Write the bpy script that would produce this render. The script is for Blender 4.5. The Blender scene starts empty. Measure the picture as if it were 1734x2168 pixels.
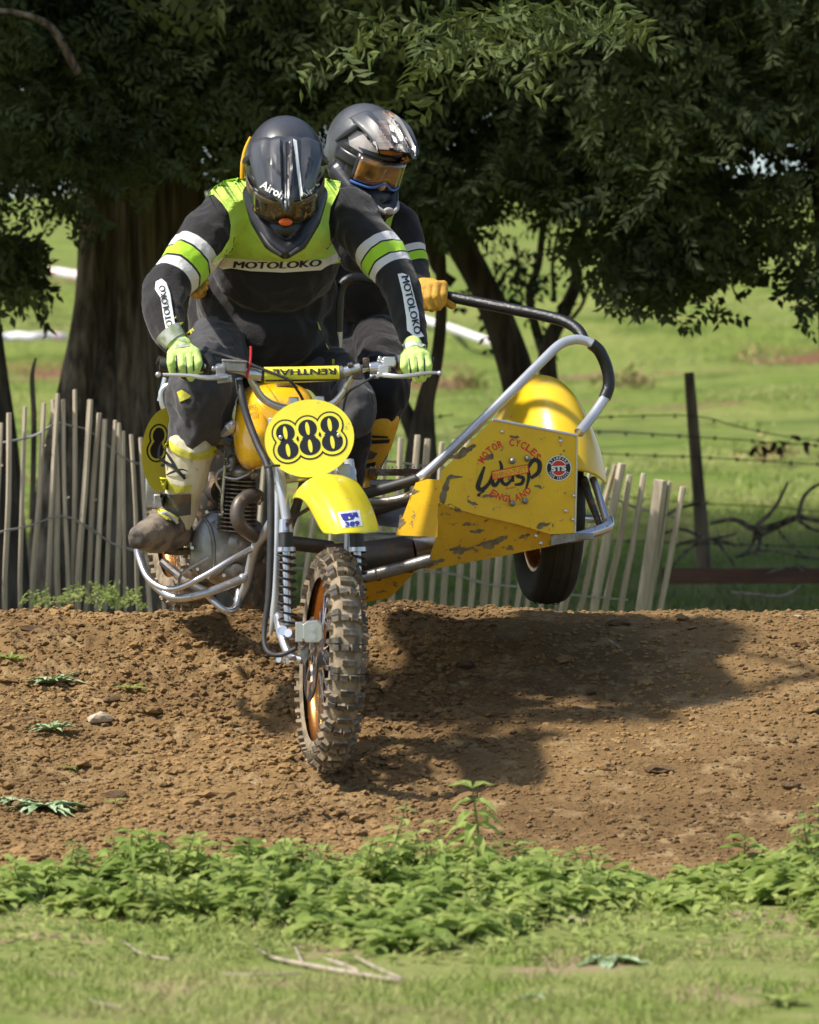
import bpy, bmesh, math, random
import numpy as np
from mathutils import Vector, Matrix, noise
from mathutils.bvhtree import BVHTree
random.seed(7); rng = np.random.default_rng(7)
scene = bpy.context.scene
COL = scene.collection
# ------------------------------------------------------------------ camera, sky, sun, exposure
F = 10563.0; D = 15.0; ZC = 1.15; U0 = 867.0; V0 = 1084.0
CAMPOS = Vector((0, -D, ZC))
cam = bpy.data.cameras.new('camera'); camo = bpy.data.objects.new('camera', cam); COL.objects.link(camo)
camo.location = CAMPOS; camo.rotation_euler = (math.radians(90), 0, 0)
cam.sensor_fit = 'VERTICAL'; cam.sensor_height = 36.0; cam.lens = 36.0*F/2168.0
cam.clip_start = 0.5; cam.clip_end = 2000
cam.dof.use_dof = True; cam.dof.focus_distance = 16.3; cam.dof.aperture_fstop = 5.4
scene.camera = camo
SUNV = Vector((-0.80, -0.36, 1.15)).normalized()          # direction towards the sun
w = bpy.data.worlds.new('World'); scene.world = w; w.use_nodes = True
nt = w.node_tree; bg = nt.nodes['Background']
sky = nt.nodes.new('ShaderNodeTexSky'); sky.sky_type = 'NISHITA'; sky.sun_disc = False
sky.sun_elevation = math.asin(SUNV.z); sky.sun_rotation = math.atan2(SUNV.x, SUNV.y)
sky.air_density = 1.0; sky.dust_density = 1.5
nt.links.new(sky.outputs[0], bg.inputs[0]); bg.inputs[1].default_value = 0.14
sun = bpy.data.lights.new('sun', 'SUN'); sun.energy = 5.0; sun.angle = math.radians(3.0); sun.color = (1.0, 0.94, 0.84)
suno = bpy.data.objects.new('sun', sun); COL.objects.link(suno)
suno.rotation_euler = SUNV.to_track_quat('Z', 'Y').to_euler(); suno.location = SUNV*30
vs = scene.view_settings; vs.view_transform = 'Standard'; vs.look = 'None'; vs.gamma = 1.0; vs.exposure = 0.36
vs.use_curve_mapping = False
scene.cycles.max_bounces = 6; scene.cycles.transparent_max_bounces = 6
# ------------------------------------------------------------------ helpers
def S(y): return (y + D)/F
def P(u, v, y): return Vector(((u-U0)*S(y), y, ZC-(v-V0)*S(y)))
def PP(l): return [P(*a) for a in l]
def lin(c):
    return tuple(((x/255)/12.92 if x <= 10 else (((x/255)+0.055)/1.055)**2.4) for x in c)
def link(o, parent=None):
    COL.objects.link(o)
    if parent:
        o.parent = parent
        b = parent; inv = Matrix.Translation(-WLOC.get(parent.name, Vector((0, 0, 0))))
        o.matrix_parent_inverse = inv
    return o
WLOC = {}; REG = {}
def thing(name, label, cat, loc, group=None, kind=None):
    o = bpy.data.objects.new(name, None); COL.objects.link(o); o.location = loc; o.empty_display_size = .1
    WLOC[o.name] = Vector(loc); o['label'] = label; o['category'] = cat
    if group: o['group'] = group
    if kind: o['kind'] = kind
    return o
def tag(o, label, cat, group=None, kind=None):
    o['label'] = label; o['category'] = cat
    if group: o['group'] = group
    if kind: o['kind'] = kind
    return o
def finish(name, verts, faces, mats, parent=None, smooth=True, midx=None, attrs=None, angle=None, recentre=True):
    """verts (n,3) world coordinates -> linked object whose origin is the bounding centre"""
    V = np.asarray(verts, dtype=np.float64).reshape(-1, 3)
    c = (V.min(0)+V.max(0))/2 if recentre else np.zeros(3)
    me = bpy.data.meshes.new(name); 
    if isinstance(faces, np.ndarray):
        n, k = faces.shape; L = V - c
        me.vertices.add(len(V)); me.vertices.foreach_set('co', L.astype(np.float32).ravel())
        me.loops.add(n*k); me.loops.foreach_set('vertex_index', faces.astype(np.int32).ravel())
        me.polygons.add(n); me.polygons.foreach_set('loop_start', (np.arange(n)*k).astype(np.int32))
        me.update(calc_edges=True)
    else:
        me.from_pydata((V-c).tolist(), [], [list(f) for f in faces])
    if not isinstance(mats, (list, tuple)): mats = [mats]
    for m in mats: me.materials.append(m)
    if midx is not None: me.polygons.foreach_set('material_index', np.asarray(midx, dtype=np.int32))
    me.polygons.foreach_set('use_smooth', np.full(len(me.polygons), bool(smooth)))
    for k, (dom, arr) in (attrs or {}).items():
        a = me.attributes.new(k, 'FLOAT', dom); a.data.foreach_set('value', np.asarray(arr, dtype=np.float32))
    me.validate(); me.update()
    if angle is not None and smooth:
        try: me.set_sharp_from_angle(angle=math.radians(angle))
        except Exception: pass
    o = bpy.data.objects.new(name, me); o.location = c
    WLOC[o.name] = Vector(c)
    link(o, parent); WLOC[o.name] = Vector(c); REG[o.name] = V
    return o
class MB:
    def __init__(s): s.v = []; s.f = []; s.m = []; s.mi = 0
    def add(s, vs_, fs):
        b = len(s.v); s.v += [Vector(x) for x in vs_]; s.f += [[i+b for i in f] for f in fs]; s.m += [s.mi]*len(fs); return s
    def box(s, c, sz, M=None):
        c = Vector(c); h = Vector(sz)/2; vs_ = []
        for dz in (-1, 1):
            for dx, dy in ((-1, -1), (1, -1), (1, 1), (-1, 1)):
                p = Vector((dx*h.x, dy*h.y, dz*h.z)); vs_.append(c + (M @ p if M else p))
        return s.add(vs_, [(3, 2, 1, 0), (4, 5, 6, 7), (0, 1, 5, 4), (1, 2, 6, 5), (2, 3, 7, 6), (3, 0, 4, 7)])
    def tube(s, pts, r, n=12, sub=0, caps=True, flat=1.0):
        pts = [Vector(p) for p in pts]; rr = list(r) if isinstance(r, (list, tuple)) else [r]*len(pts)
        if sub:
            q = []; q2 = []; N = len(pts)
            for i in range(N-1):
                p0 = pts[max(i-1, 0)]; p1 = pts[i]; p2 = pts[i+1]; p3 = pts[min(i+2, N-1)]
                for k in range(sub):
                    t = k/sub
                    q.append(0.5*((2*p1)+(p2-p0)*t+(2*p0-5*p1+4*p2-p3)*t*t+(3*p1-p0-3*p2+p3)*t**3)); q2.append(rr[i]*(1-t)+rr[i+1]*t)
            q.append(pts[-1]); q2.append(rr[-1]); pts, rr = q, q2
        N = len(pts); T = [(pts[min(i+1, N-1)]-pts[max(i-1, 0)]).normalized() for i in range(N)]
        a = Vector((0, 0, 1)) if abs(T[0].z) < .9 else Vector((1, 0, 0)); nrm = (a-a.dot(T[0])*T[0]).normalized(); vs_ = []
        for i in range(N):
            nrm = (nrm-nrm.dot(T[i])*T[i])
            nrm = nrm.normalized() if nrm.length > 1e-6 else Vector((1, 0, 0)); bn = T[i].cross(nrm)
            for k in range(n):
                an = 2*math.pi*k/n; vs_.append(pts[i]+rr[i]*(math.cos(an)*nrm*flat+math.sin(an)*bn))
        fs = [(i*n+k, i*n+(k+1) % n, (i+1)*n+(k+1) % n, (i+1)*n+k) for i in range(N-1) for k in range(n)]
        if caps: fs += [tuple(range(n-1, -1, -1)), tuple((N-1)*n+k for k in range(n))]
        return s.add(vs_, fs)
    def lathe(s, prof, M, n=48, close=False):
        """prof: list of (axial x, radius) turned round the local X axis, M: 4x4"""
        vs_ = [M @ Vector((a, r*math.cos(2*math.pi*k/n), r*math.sin(2*math.pi*k/n))) for a, r in prof for k in range(n)]
        N = len(prof); rng_ = range(N if close else N-1)
        return s.add(vs_, [(i*n+k, i*n+(k+1) % n, ((i+1) % N)*n+(k+1) % n, ((i+1) % N)*n+k) for i in rng_ for k in range(n)])
    def cyl(s, p0, p1, r, n=16, r1=None):
        return s.tube([p0, p1], [r, r if r1 is None else r1], n)
    def ell(s, c, rad, R=None, nu=20, nv=12):
        c = Vector(c); vs_ = []; fs = []
        for j in range(nv+1):
            ph = math.pi*j/nv
            for i in range(nu):
                th = 2*math.pi*i/nu; p = Vector((rad[0]*math.sin(ph)*math.cos(th), rad[1]*math.sin(ph)*math.sin(th), rad[2]*math.cos(ph)))
                vs_.append(c+(R @ p if R else p))
        for j in range(nv):
            for i in range(nu):
                a, b = j*nu+i, j*nu+(i+1) % nu; fs.append((a, a+nu, b+nu, b))
        return s.add(vs_, fs)
    def cap(s, p0, p1, r0, r1, n=16):
        """tapered capsule, closed"""
        p0, p1 = Vector(p0), Vector(p1); d = p1-p0; L = d.length
        if L < 1e-6: return s.ell(p0, (r0,)*3)
        t = d/L; pts = []; rr = []
        for k in range(1, 6):
            a = math.pi/2*k/5; pts.append(p0-t*r0*math.cos(a)); rr.append(r0*math.sin(a))
        for k in range(0, 5):
            a = math.pi/2*k/5; pts.append(p1+t*r1*math.sin(a)); rr.append(max(r1*math.cos(a), 1e-4))
        return s.tube(pts, rr, n)
    def chain(s, pts, rr):
        for i in range(len(pts)-1): s.cap(pts[i], pts[i+1], rr[i], rr[i+1])
        return s
    def plate(s, poly, back):
        """poly: ordered 3D points (front face), back: vector to the rear face"""
        n = len(poly); back = Vector(back)
        vs_ = [Vector(p) for p in poly]+[Vector(p)+back for p in poly]
        return s.add(vs_, [tuple(range(n)), tuple(range(2*n-1, n-1, -1))]+[(i, i+n, (i+1) % n+n, (i+1) % n) for i in range(n)])
    def grid(s, rows, thick=None):
        """rows of equal length 3D points; thick: offset vector function or None"""
        nr = len(rows); nc = len(rows[0]); vs_ = [Vector(p) for r in rows for p in r]
        return s.add(vs_, [(i*nc+j, i*nc+j+1, (i+1)*nc+j+1, (i+1)*nc+j) for i in range(nr-1) for j in range(nc-1)])
    def build(s, name, mats, parent=None, smooth=True, angle=35, bevel=0, solid=0, sub=0, label=None):
        o = finish(name, [tuple(x) for x in s.v], s.f, mats, parent, smooth, s.m, angle=angle)
        bm = bmesh.new(); bm.from_mesh(o.data); bmesh.ops.recalc_face_normals(bm, faces=bm.faces); bm.to_mesh(o.data); bm.free()
        if solid:
            m = o.modifiers.new('solid', 'SOLIDIFY'); m.thickness = solid; m.offset = 0
        if bevel:
            m = o.modifiers.new('bevel', 'BEVEL'); m.width = bevel; m.segments = 2; m.limit_method = 'ANGLE'; m.angle_limit = math.radians(40)
        if sub:
            m = o.modifiers.new('sub', 'SUBSURF'); m.levels = sub; m.render_levels = sub
        if label: o['label'] = label
        return o
def remesh(mb, voxel, smooth=4, fn=None):
    """one continuous surface from overlapping closed shapes -> (verts, quads)"""
    me = bpy.data.meshes.new('tmp'); me.from_pydata([tuple(v) for v in mb.v], [], mb.f)
    bm = bmesh.new(); bm.from_mesh(me); bmesh.ops.recalc_face_normals(bm, faces=bm.faces); bm.to_mesh(me); bm.free()
    o = bpy.data.objects.new('tmp', me); COL.objects.link(o)
    m = o.modifiers.new('r', 'REMESH'); m.mode = 'VOXEL'; m.voxel_size = voxel
    m2 = o.modifiers.new('s', 'SMOOTH'); m2.factor = .5; m2.iterations = smooth
    bpy.context.view_layer.update()
    ev = o.evaluated_get(bpy.context.evaluated_depsgraph_get()); r = bpy.data.meshes.new_from_object(ev)
    V = np.empty(len(r.vertices)*3, np.float32); r.vertices.foreach_get('co', V); V = V.reshape(-1, 3).astype(float)
    N = np.empty(len(r.vertices)*3, np.float32); r.vertex_normals.foreach_get('vector', N); N = N.reshape(-1, 3)
    fs = [tuple(p.vertices) for p in r.polygons]
    bpy.data.objects.remove(o); bpy.data.meshes.remove(me); bpy.data.meshes.remove(r)
    if fn is not None: V = V+N*fn(V, N)[:, None]
    return V, fs
def vnoise(x, y, seed=0):
    x = np.asarray(x, float); y = np.asarray(y, float)
    xi = np.floor(x).astype(np.int64); yi = np.floor(y).astype(np.int64); fx = x-xi; fy = y-yi
    fx = fx*fx*(3-2*fx); fy = fy*fy*(3-2*fy)
    def h(a, b):
        n = (a*374761393+b*668265263+seed*1442695041) & 0xffffffff
        n = ((n ^ (n >> 13))*1274126177) & 0xffffffff
        return ((n ^ (n >> 16)) & 0xffff)/65535.0
    return (h(xi, yi)*(1-fx)+h(xi+1, yi)*fx)*(1-fy)+(h(xi, yi+1)*(1-fx)+h(xi+1, yi+1)*fx)*fy
def fbm(x, y, o=4, seed=0):
    r = 0; a = .5
    for k in range(o): r = r+a*vnoise(x*2**k, y*2**k, seed+k); a *= .5
    return r
def pixproject(pts2, targets, off=.0015, fallback=None):
    """pixel points -> 3D points lying on the first surface of the target objects along the sight line"""
    trees = []
    for o in targets:
        V = REG[o.name]; trees.append(BVHTree.FromPolygons([tuple(v) for v in V], [tuple(p.vertices) for p in o.data.polygons]))
    out = []; last = fallback
    for (u, v) in pts2:
        d = (P(u, v, 0)-CAMPOS).normalized(); best = None
        for t in trees:
            h = t.ray_cast(CAMPOS, d)
            if h[0] is not None and (best is None or h[3] < best): best = h[3]
        if best is None: best = last if last is not None else 15.5
        last = best; out.append(CAMPOS+d*(best-off))
    return out
def decal(name, polys, targets, mat, parent, off=.0015, step=7, thick=False):
    """polys: list of pixel polygons, cut on a grid so that they follow a curved surface"""
    bm = bmesh.new()
    for poly in polys:
        if len(poly) < 3: continue
        bm.faces.new([bm.verts.new((u, v, 0)) for u, v in poly])
    xs = [v.co.x for v in bm.verts]; ys = [v.co.y for v in bm.verts]
    bmesh.ops.triangulate(bm, faces=bm.faces)
    if step:
        for ax, lo, hi in ((0, min(xs), max(xs)), (1, min(ys), max(ys))):
            c = lo+step*.9
            while c < hi:
                co = [0, 0, 0]; no = [0, 0, 0]; co[ax] = c; no[ax] = 1
                bmesh.ops.bisect_plane(bm, geom=bm.verts[:]+bm.edges[:]+bm.faces[:], plane_co=co, plane_no=no, dist=1e-4); c += step
    bm.verts.index_update(); p2 = [(v.co.x, v.co.y) for v in bm.verts]; fs = [tuple(v.index for v in f.verts) for f in bm.faces]; bm.free()
    V = pixproject(p2, targets, off)
    return finish(name, [tuple(v) for v in V], fs, mat, parent, smooth=False)
_fc = {}
def glyphs(text, bold=.0, shear=0.0):
    key = (text, bold, shear)
    if key in _fc: return _fc[key]
    cu = bpy.data.curves.new('t', 'FONT'); cu.body = text; cu.offset = bold; cu.shear = shear; cu.resolution_u = 3
    o = bpy.data.objects.new('t', cu); COL.objects.link(o); bpy.context.view_layer.update()
    me = bpy.data.meshes.new_from_object(o.evaluated_get(bpy.context.evaluated_depsgraph_get()))
    V = np.array([v.co[:2] for v in me.vertices]) if len(me.vertices) else np.zeros((0, 2)); fs = [tuple(p.vertices) for p in me.polygons]
    bpy.data.objects.remove(o); bpy.data.meshes.remove(me)
    _fc[key] = (V, fs); return _fc[key]
def textpolys(text, u0, v0, u1, v1, h, bold=.02, shear=0, bend=0.0, flip=False, dbl=0):
    """polygons of a line of writing: baseline from (u0,v0) to (u1,v1), capital height h px; bend lowers its middle"""
    V, fs = glyphs(text, bold, shear); x0, x1 = V[:, 0].min(), V[:, 0].max(); y0 = 0.0; y1 = max(V[:, 1].max(), .5)
    d = np.array([u1-u0, v1-v0], float); L = np.hypot(*d); d /= L; nrm = np.array([d[1], -d[0]])
    a = (V[:, 0]-x0)/(x1-x0); b = (V[:, 1]-y0)/(y1-y0)
    if flip: a = 1-a; b = 1-b
    Q = np.array([u0, v0])+a[:, None]*L*d+b[:, None]*h*nrm; Q[:, 1] += bend*4*a*(1-a)
    out = [[tuple(Q[i]) for i in f] for f in fs]
    if dbl: out += [[(a+d[0]*dbl, b+d[1]*dbl) for a, b in p] for p in out]+[[(a-d[0]*dbl, b-d[1]*dbl) for a, b in p] for p in out]
    return out
def arctext(text, cu, cv, r, a0, a1, h, bold=.02, wfac=.8, ry=None, inward=False):
    out = []; n = len(text); ry = ry or r
    for k, ch in enumerate(text):
        if ch == ' ': continue
        a = math.radians(a0+(a1-a0)*(k/(n-1) if n > 1 else .5)); u = cu+r*math.cos(a); v = cv-ry*math.sin(a)
        t = (a-math.pi/2) if not inward else (a+math.pi/2); dx, dy = math.cos(t), -math.sin(t); w_ = h*wfac*(.45 if ch in 'I' else 1)
        out += textpolys(ch, u-dx*w_/2, v-dy*w_/2, u+dx*w_/2, v+dy*w_/2, h, bold)
    return out
# ------------------------------------------------------------------ materials
def mat(name, col, rough=.5, metal=0., spec=.5, col2=None, nscale=8, ncon=(.4, .6), bump=0., bscale=60, mud=None, mudscale=9, mudamt=.5,
        coat=0., sheen=0., stretch=None, detail=5, world=False, trans=0., bdist=.01, nrough=.0):
    m = bpy.data.materials.new(name); m.use_nodes = True; n = m.node_tree.nodes; l = m.node_tree.links
    b = n['Principled BSDF']; b.inputs['Base Color'].default_value = (*col, 1); b.inputs['Roughness'].default_value = rough
    b.inputs['Metallic'].default_value = metal; b.inputs['Specular IOR Level'].default_value = spec
    b.inputs['Coat Weight'].default_value = coat; b.inputs['Sheen Weight'].default_value = sheen
    tc = n.new('ShaderNodeNewGeometry' if world else 'ShaderNodeTexCoord'); src = tc.outputs['Position' if world else 'Object']
    if stretch:
        mp = n.new('ShaderNodeMapping'); mp.inputs['Scale'].default_value = stretch; l.new(src, mp.inputs[0]); src = mp.outputs[0]
    def noi(sc, de=5, ro=.55):
        t = n.new('ShaderNodeTexNoise'); t.inputs['Scale'].default_value = sc; t.inputs['Detail'].default_value = de
        t.inputs['Roughness'].default_value = ro; l.new(src, t.inputs['Vector']); return t.outputs['Fac']
    def ramp(f, lo, hi):
        r = n.new('ShaderNodeMapRange'); r.inputs['From Min'].default_value = lo; r.inputs['From Max'].default_value = hi; l.new(f, r.inputs[0]); return r.outputs[0]
    def mix(f, a, bb):
        x = n.new('ShaderNodeMix'); x.data_type = 'RGBA'
        l.new(f, x.inputs[0])
        for i, c in ((6, a), (7, bb)):
            if isinstance(c, tuple): x.inputs[i].default_value = (*c, 1)
            else: l.new(c, x.inputs[i])
        return x.outputs[2]
    cur = col
    if col2 is not None: cur = mix(ramp(noi(nscale, detail), *ncon), col, col2)
    rsock = None
    if mud is not None:
        f = ramp(noi(mudscale, 8, .65), 1-mudamt-.03, 1-mudamt+.03); cur = mix(f, cur, mud)
        rr = n.new('ShaderNodeMix'); l.new(f, rr.inputs[0]); rr.inputs[2].default_value = rough; rr.inputs[3].default_value = .92; l.new(rr.outputs[0], b.inputs['Roughness'])
        if metal:
            r3 = n.new('ShaderNodeMix'); l.new(f, r3.inputs[0]); r3.inputs[2].default_value = metal; r3.inputs[3].default_value = 0.; l.new(r3.outputs[0], b.inputs['Metallic'])
    if not isinstance(cur, tuple): l.new(cur, b.inputs['Base Color'])
    if bump:
        bp = n.new('ShaderNodeBump'); bp.inputs['Strength'].default_value = bump; bp.inputs['Distance'].default_value = bdist
        l.new(noi(bscale, 6, .6), bp.inputs['Height']); l.new(bp.outputs[0], b.inputs['Normal'])
    if trans:
        t = n.new('ShaderNodeBsdfTranslucent'); ms = n.new('ShaderNodeMixShader'); ms.inputs[0].default_value = trans
        if isinstance(cur, tuple): t.inputs[0].default_value = (*cur, 1)
        else: l.new(cur, t.inputs[0])
        l.new(b.outputs[0], ms.inputs[1]); l.new(t.outputs[0], ms.inputs[2]); l.new(ms.outputs[0], n['Material Output'].inputs[0])
    return m
MUD = (.17, .105, .055); MUDL = (.30, .21, .12)
M = {}
M['dirt'] = None
M['clod'] = mat('dry_clod', (.31, .195, .085), .95, col2=(.14, .085, .040), nscale=1.7, world=True, ncon=(.35, .65), bump=.6, bscale=90, spec=.1)
M['clod_dark'] = mat('dark_clod', (.09, .06, .036), .95, col2=(.16, .10, .055), nscale=30, bump=.6, bscale=90, spec=.1)  # darker soil tone than the other clods
M['stone'] = mat('pale_stone', (.45, .38, .28), .9, col2=(.3, .24, .17), nscale=30, bump=.5, bscale=60)
M['yellow'] = mat('yellow_plastic', (.86, .74, .03), .32, col2=(.82, .66, .025), nscale=4, mud=(.42, .30, .08), mudscale=38, mudamt=.34, coat=.3)
M['orange'] = mat('amber_tank', (.88, .50, .010), .22, col2=(.82, .42, .010), nscale=4, coat=.6)
M['plate'] = mat('number_plate_yellow', (.86, .78, .06), .38, col2=(.80, .72, .05), nscale=9, mud=(.45, .38, .1), mudscale=30, mudamt=.33)
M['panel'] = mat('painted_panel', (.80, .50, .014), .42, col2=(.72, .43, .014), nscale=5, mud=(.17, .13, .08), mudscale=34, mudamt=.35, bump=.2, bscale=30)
M['panel_low'] = mat('painted_panel_shade_muddy', (.60, .36, .016), .5, col2=(.50, .29, .016), nscale=6, mud=(.15, .11, .06), mudscale=40, mudamt=.39, bump=.2, bscale=30)  # darker yellow carries the shade of the down-tilted panels, under real mud
M['chair_guard'] = mat('chair_mudguard_yellow', (.82, .53, .012), .3, col2=(.78, .50, .012), nscale=3, mud=(.3, .2, .1), mudscale=14, mudamt=.3, coat=.3)
M['ink'] = mat('black_print', (.012, .013, .018), .5)
M['redink'] = mat('red_print', (.65, .03, .02), .5)
M['white'] = mat('white_print', (.78, .78, .76), .5)
M['blue'] = mat('blue_print', (.03, .04, .28), .5)
M['steel'] = mat('bright_steel', (.60, .60, .62), .28, .85, mud=(.3, .24, .17), mudscale=45, mudamt=.36)
M['silver'] = mat('silver_paint', (.55, .57, .60), .3, .5, col2=(.45, .46, .49), nscale=6)
M['alloy'] = mat('cast_alloy', (.34, .34, .34), .42, .75, col2=(.22, .21, .2), nscale=14, mud=MUD, mudscale=22, mudamt=.36, bump=.15, bscale=80)
M['fin'] = mat('muddy_fins', (.30, .25, .2), .6, .4, mud=(.13, .085, .05), mudscale=24, mudamt=.52)
M['dark'] = mat('black_rubber', (.02, .02, .022), .55, col2=(.035, .032, .03), nscale=30)
M['darkmetal'] = mat('dark_steel', (.06, .055, .05), .45, .4, mud=MUD, mudscale=20, mudamt=.45)
M['pipe'] = mat('burnt_pipe', (.16, .13, .115), .45, .5, col2=(.1, .085, .075), nscale=10, mud=MUD, mudscale=20, mudamt=.4)
M['grip'] = mat('black_tape_grip', (.012, .012, .014), .32, bump=.3, bscale=120)
M['tyre'] = mat('tyre_side', (.20, .17, .13), .9, col2=(.11, .095, .075), nscale=14, bump=.3, bscale=80)
M['knob'] = mat('tyre_knob', (.030, .029, .028), .7, col2=(.10, .085, .062), nscale=38, bump=.3, bscale=90)
M['knobside'] = mat('tyre_knob_mud', (.30, .235, .155), .95, col2=(.16, .125, .085), nscale=30, bump=.4, bscale=90)
M['slick'] = mat('road_tyre', (.022, .020, .018), .75, col2=(.035, .03, .024), nscale=12, bump=.2, bscale=60)
M['gold'] = mat('gold_rim', (.80, .38, .12), .25, .9, col2=(.62, .27, .08), nscale=8, mud=(.35, .2, .09), mudscale=26, mudamt=.36)
M['red'] = mat('red_plastic', (.6, .015, .02), .4)
M['orangep'] = mat('orange_plastic', (.75, .13, .02), .4)
def cloth(name, col, col2=None, b=.5, sc=14, **k):
    return mat(name, col, .85, col2=col2 or tuple(c*.75 for c in col), nscale=6, bump=b, bscale=sc, sheen=.15, spec=.2, bdist=.02, **k)
M['black_cloth'] = cloth('black_jersey', (.017, .0155, .0165))
M['grey_cloth'] = cloth('grey_trouser', (.068, .067, .073), (.050, .049, .054), b=.4, sc=14)
M['hiviz'] = cloth('lime_jersey', (.54, .76, .12), (.47, .68, .10), b=.8, sc=11)
M['cream'] = cloth('cream_band', (.76, .68, .60), (.80, .74, .68), b=.2)
M['glove_y'] = mat('yellow_leather', (.60, .33, .035), .7, col2=(.48, .25, .03), nscale=25, bump=.4, bscale=60)
M['glove_g'] = mat('lime_glove', (.52, .72, .19), .7, col2=(.36, .50, .14), nscale=30, ncon=(.5, .68), bump=.4, bscale=60)
M['glove_w'] = mat('pale_glove_cuff', (.62, .64, .60), .7, col2=(.3, .36, .2), nscale=30)
M['skin'] = mat('skin', (.50, .27, .18), .5)
M['shell'] = mat('graphite_shell', (.050, .053, .060), .35, spec=.6, col2=(.036, .038, .044), nscale=9, coat=.15, mud=(.14, .12, .10), mudscale=60, mudamt=.3)
M['shell2'] = mat('silver_shell', (.075, .08, .088), .42, .0, col2=(.04, .043, .05), nscale=5, coat=.1, mud=(.2, .17, .14), mudscale=50, mudamt=.3)
M['hblack'] = mat('satin_black', (.015, .015, .018), .32, spec=.5)
M['hgrey'] = mat('peak_pale_panel', (.55, .50, .48), .4, col2=(.34, .31, .30), nscale=14)
M['hbrown'] = mat('peak_ribbed_brown', (.17, .13, .115), .45, col2=(.10, .08, .075), nscale=1, stretch=(1, 1, 60), ncon=(.45, .55))
M['horange'] = mat('peak_orange', (.62, .21, .035), .4)
M['lens'] = mat('amber_lens', (.28, .12, .02), .12, spec=.8, col2=(.10, .05, .015), nscale=18, coat=.6)
M['gogblue'] = mat('blue_goggle_edge', (.06, .14, .42), .35)
M['boot'] = mat('motocross_boot', (.56, .50, .33), .5, col2=(.66, .61, .46), nscale=9, mud=(.34, .26, .17), mudscale=14, mudamt=.36, bump=.2, bscale=40)
M['boot_y'] = mat('boot_lime_trim', (.68, .68, .05), .5, col2=(.45, .42, .06), nscale=10)
M['boot_d'] = mat('boot_dark_plate', (.07, .07, .065), .45, mud=MUD, mudscale=18, mudamt=.42)
M['boot_m'] = mat('boot_muddy_toe', (.24, .19, .14), .75, col2=(.07, .06, .05), nscale=16, bump=.5, bscale=40)
M['boot_o'] = mat('amber_boot', (.80, .46, .03), .5, col2=(.7, .36, .03), nscale=12, mud=(.4, .25, .1), mudscale=22, mudamt=.36)
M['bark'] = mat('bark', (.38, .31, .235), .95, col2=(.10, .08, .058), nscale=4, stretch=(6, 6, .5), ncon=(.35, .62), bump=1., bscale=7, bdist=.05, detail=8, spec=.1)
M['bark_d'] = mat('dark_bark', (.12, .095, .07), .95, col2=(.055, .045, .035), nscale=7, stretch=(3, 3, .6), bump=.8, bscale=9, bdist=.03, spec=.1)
M['stake'] = mat('weathered_stake', (.56, .48, .36), .9, col2=(.30, .25, .18), nscale=4.5, stretch=(3, 3, .5), ncon=(.35, .65), bump=.6, bscale=14, bdist=.01, spec=.15)
M['post'] = mat('post_wood', (.24, .18, .13), .9, col2=(.11, .085, .06), nscale=5, stretch=(4, 4, .5), bump=.6, bscale=14, spec=.1)
M['wire'] = mat('rusty_wire', (.09, .07, .06), .6, .5)
M['wireg'] = mat('galvanised_wire', (.28, .28, .28), .5, .6)
M['stick'] = mat('pale_dry_stick', (.42, .35, .27), .9, col2=(.25, .2, .15), nscale=20, bump=.4, bscale=30)
M['leaf'] = mat('tree_leaf', (.105, .130, .040), .6, col2=(.030, .044, .017), nscale=1.1, world=True, ncon=(.36, .64), trans=.3, spec=.2)  # dark patches paint the crown's shaded depths, lighter ones its lit sprays
M['leaf_b'] = mat('sunlit_ash_leaf', (.12, .16, .04), .6, col2=(.06, .085, .025), nscale=6, world=True, trans=.35, spec=.3)  # leaf colour lightened to carry sunlight on the top sprig
M['nettle'] = mat('nettle_leaf', (.42, .50, .15), .8, col2=(.24, .33, .08), nscale=5, world=True, trans=.5, spec=.12)
M['nettle2'] = mat('weed_leaf', (.44, .49, .16), .8, col2=(.26, .33, .10), nscale=7, world=True, trans=.5, spec=.12)
M['thistle'] = mat('thistle_leaf', (.20, .30, .13), .6, col2=(.36, .45, .28), nscale=25, world=True, spec=.3)
M['grass'] = mat('grass_blade', (.22, .31, .055), .6, col2=(.38, .36, .15), nscale=1.6, world=True, ncon=(.35, .65), trans=.3, spec=.3)
M['straw'] = mat('dry_grass', (.36, .29, .15), .8, col2=(.26, .19, .1), nscale=9, world=True)
M['stem'] = mat('green_stem', (.10, .15, .035), .6)
M['tape'] = mat('course_tape', (.85, .82, .86), .5, col2=(.86, .60, .62), nscale=5, ncon=(.55, .62), stretch=(1, .1, .1))
M['brown_leaf'] = mat('dead_leaf', (.10, .045, .025), .8)
M['plank'] = mat('red_brown_board', (.16, .075, .045), .9, col2=(.10, .05, .03), nscale=6, stretch=(.6, 2, 3), bump=.5, bscale=16)
M['lens_d'] = mat('dark_bronze_lens', (.07, .045, .015), .14, spec=.8, col2=(.03, .02, .01), nscale=30, coat=.6, mud=(.25, .16, .06), mudscale=50, mudamt=.4)
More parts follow.
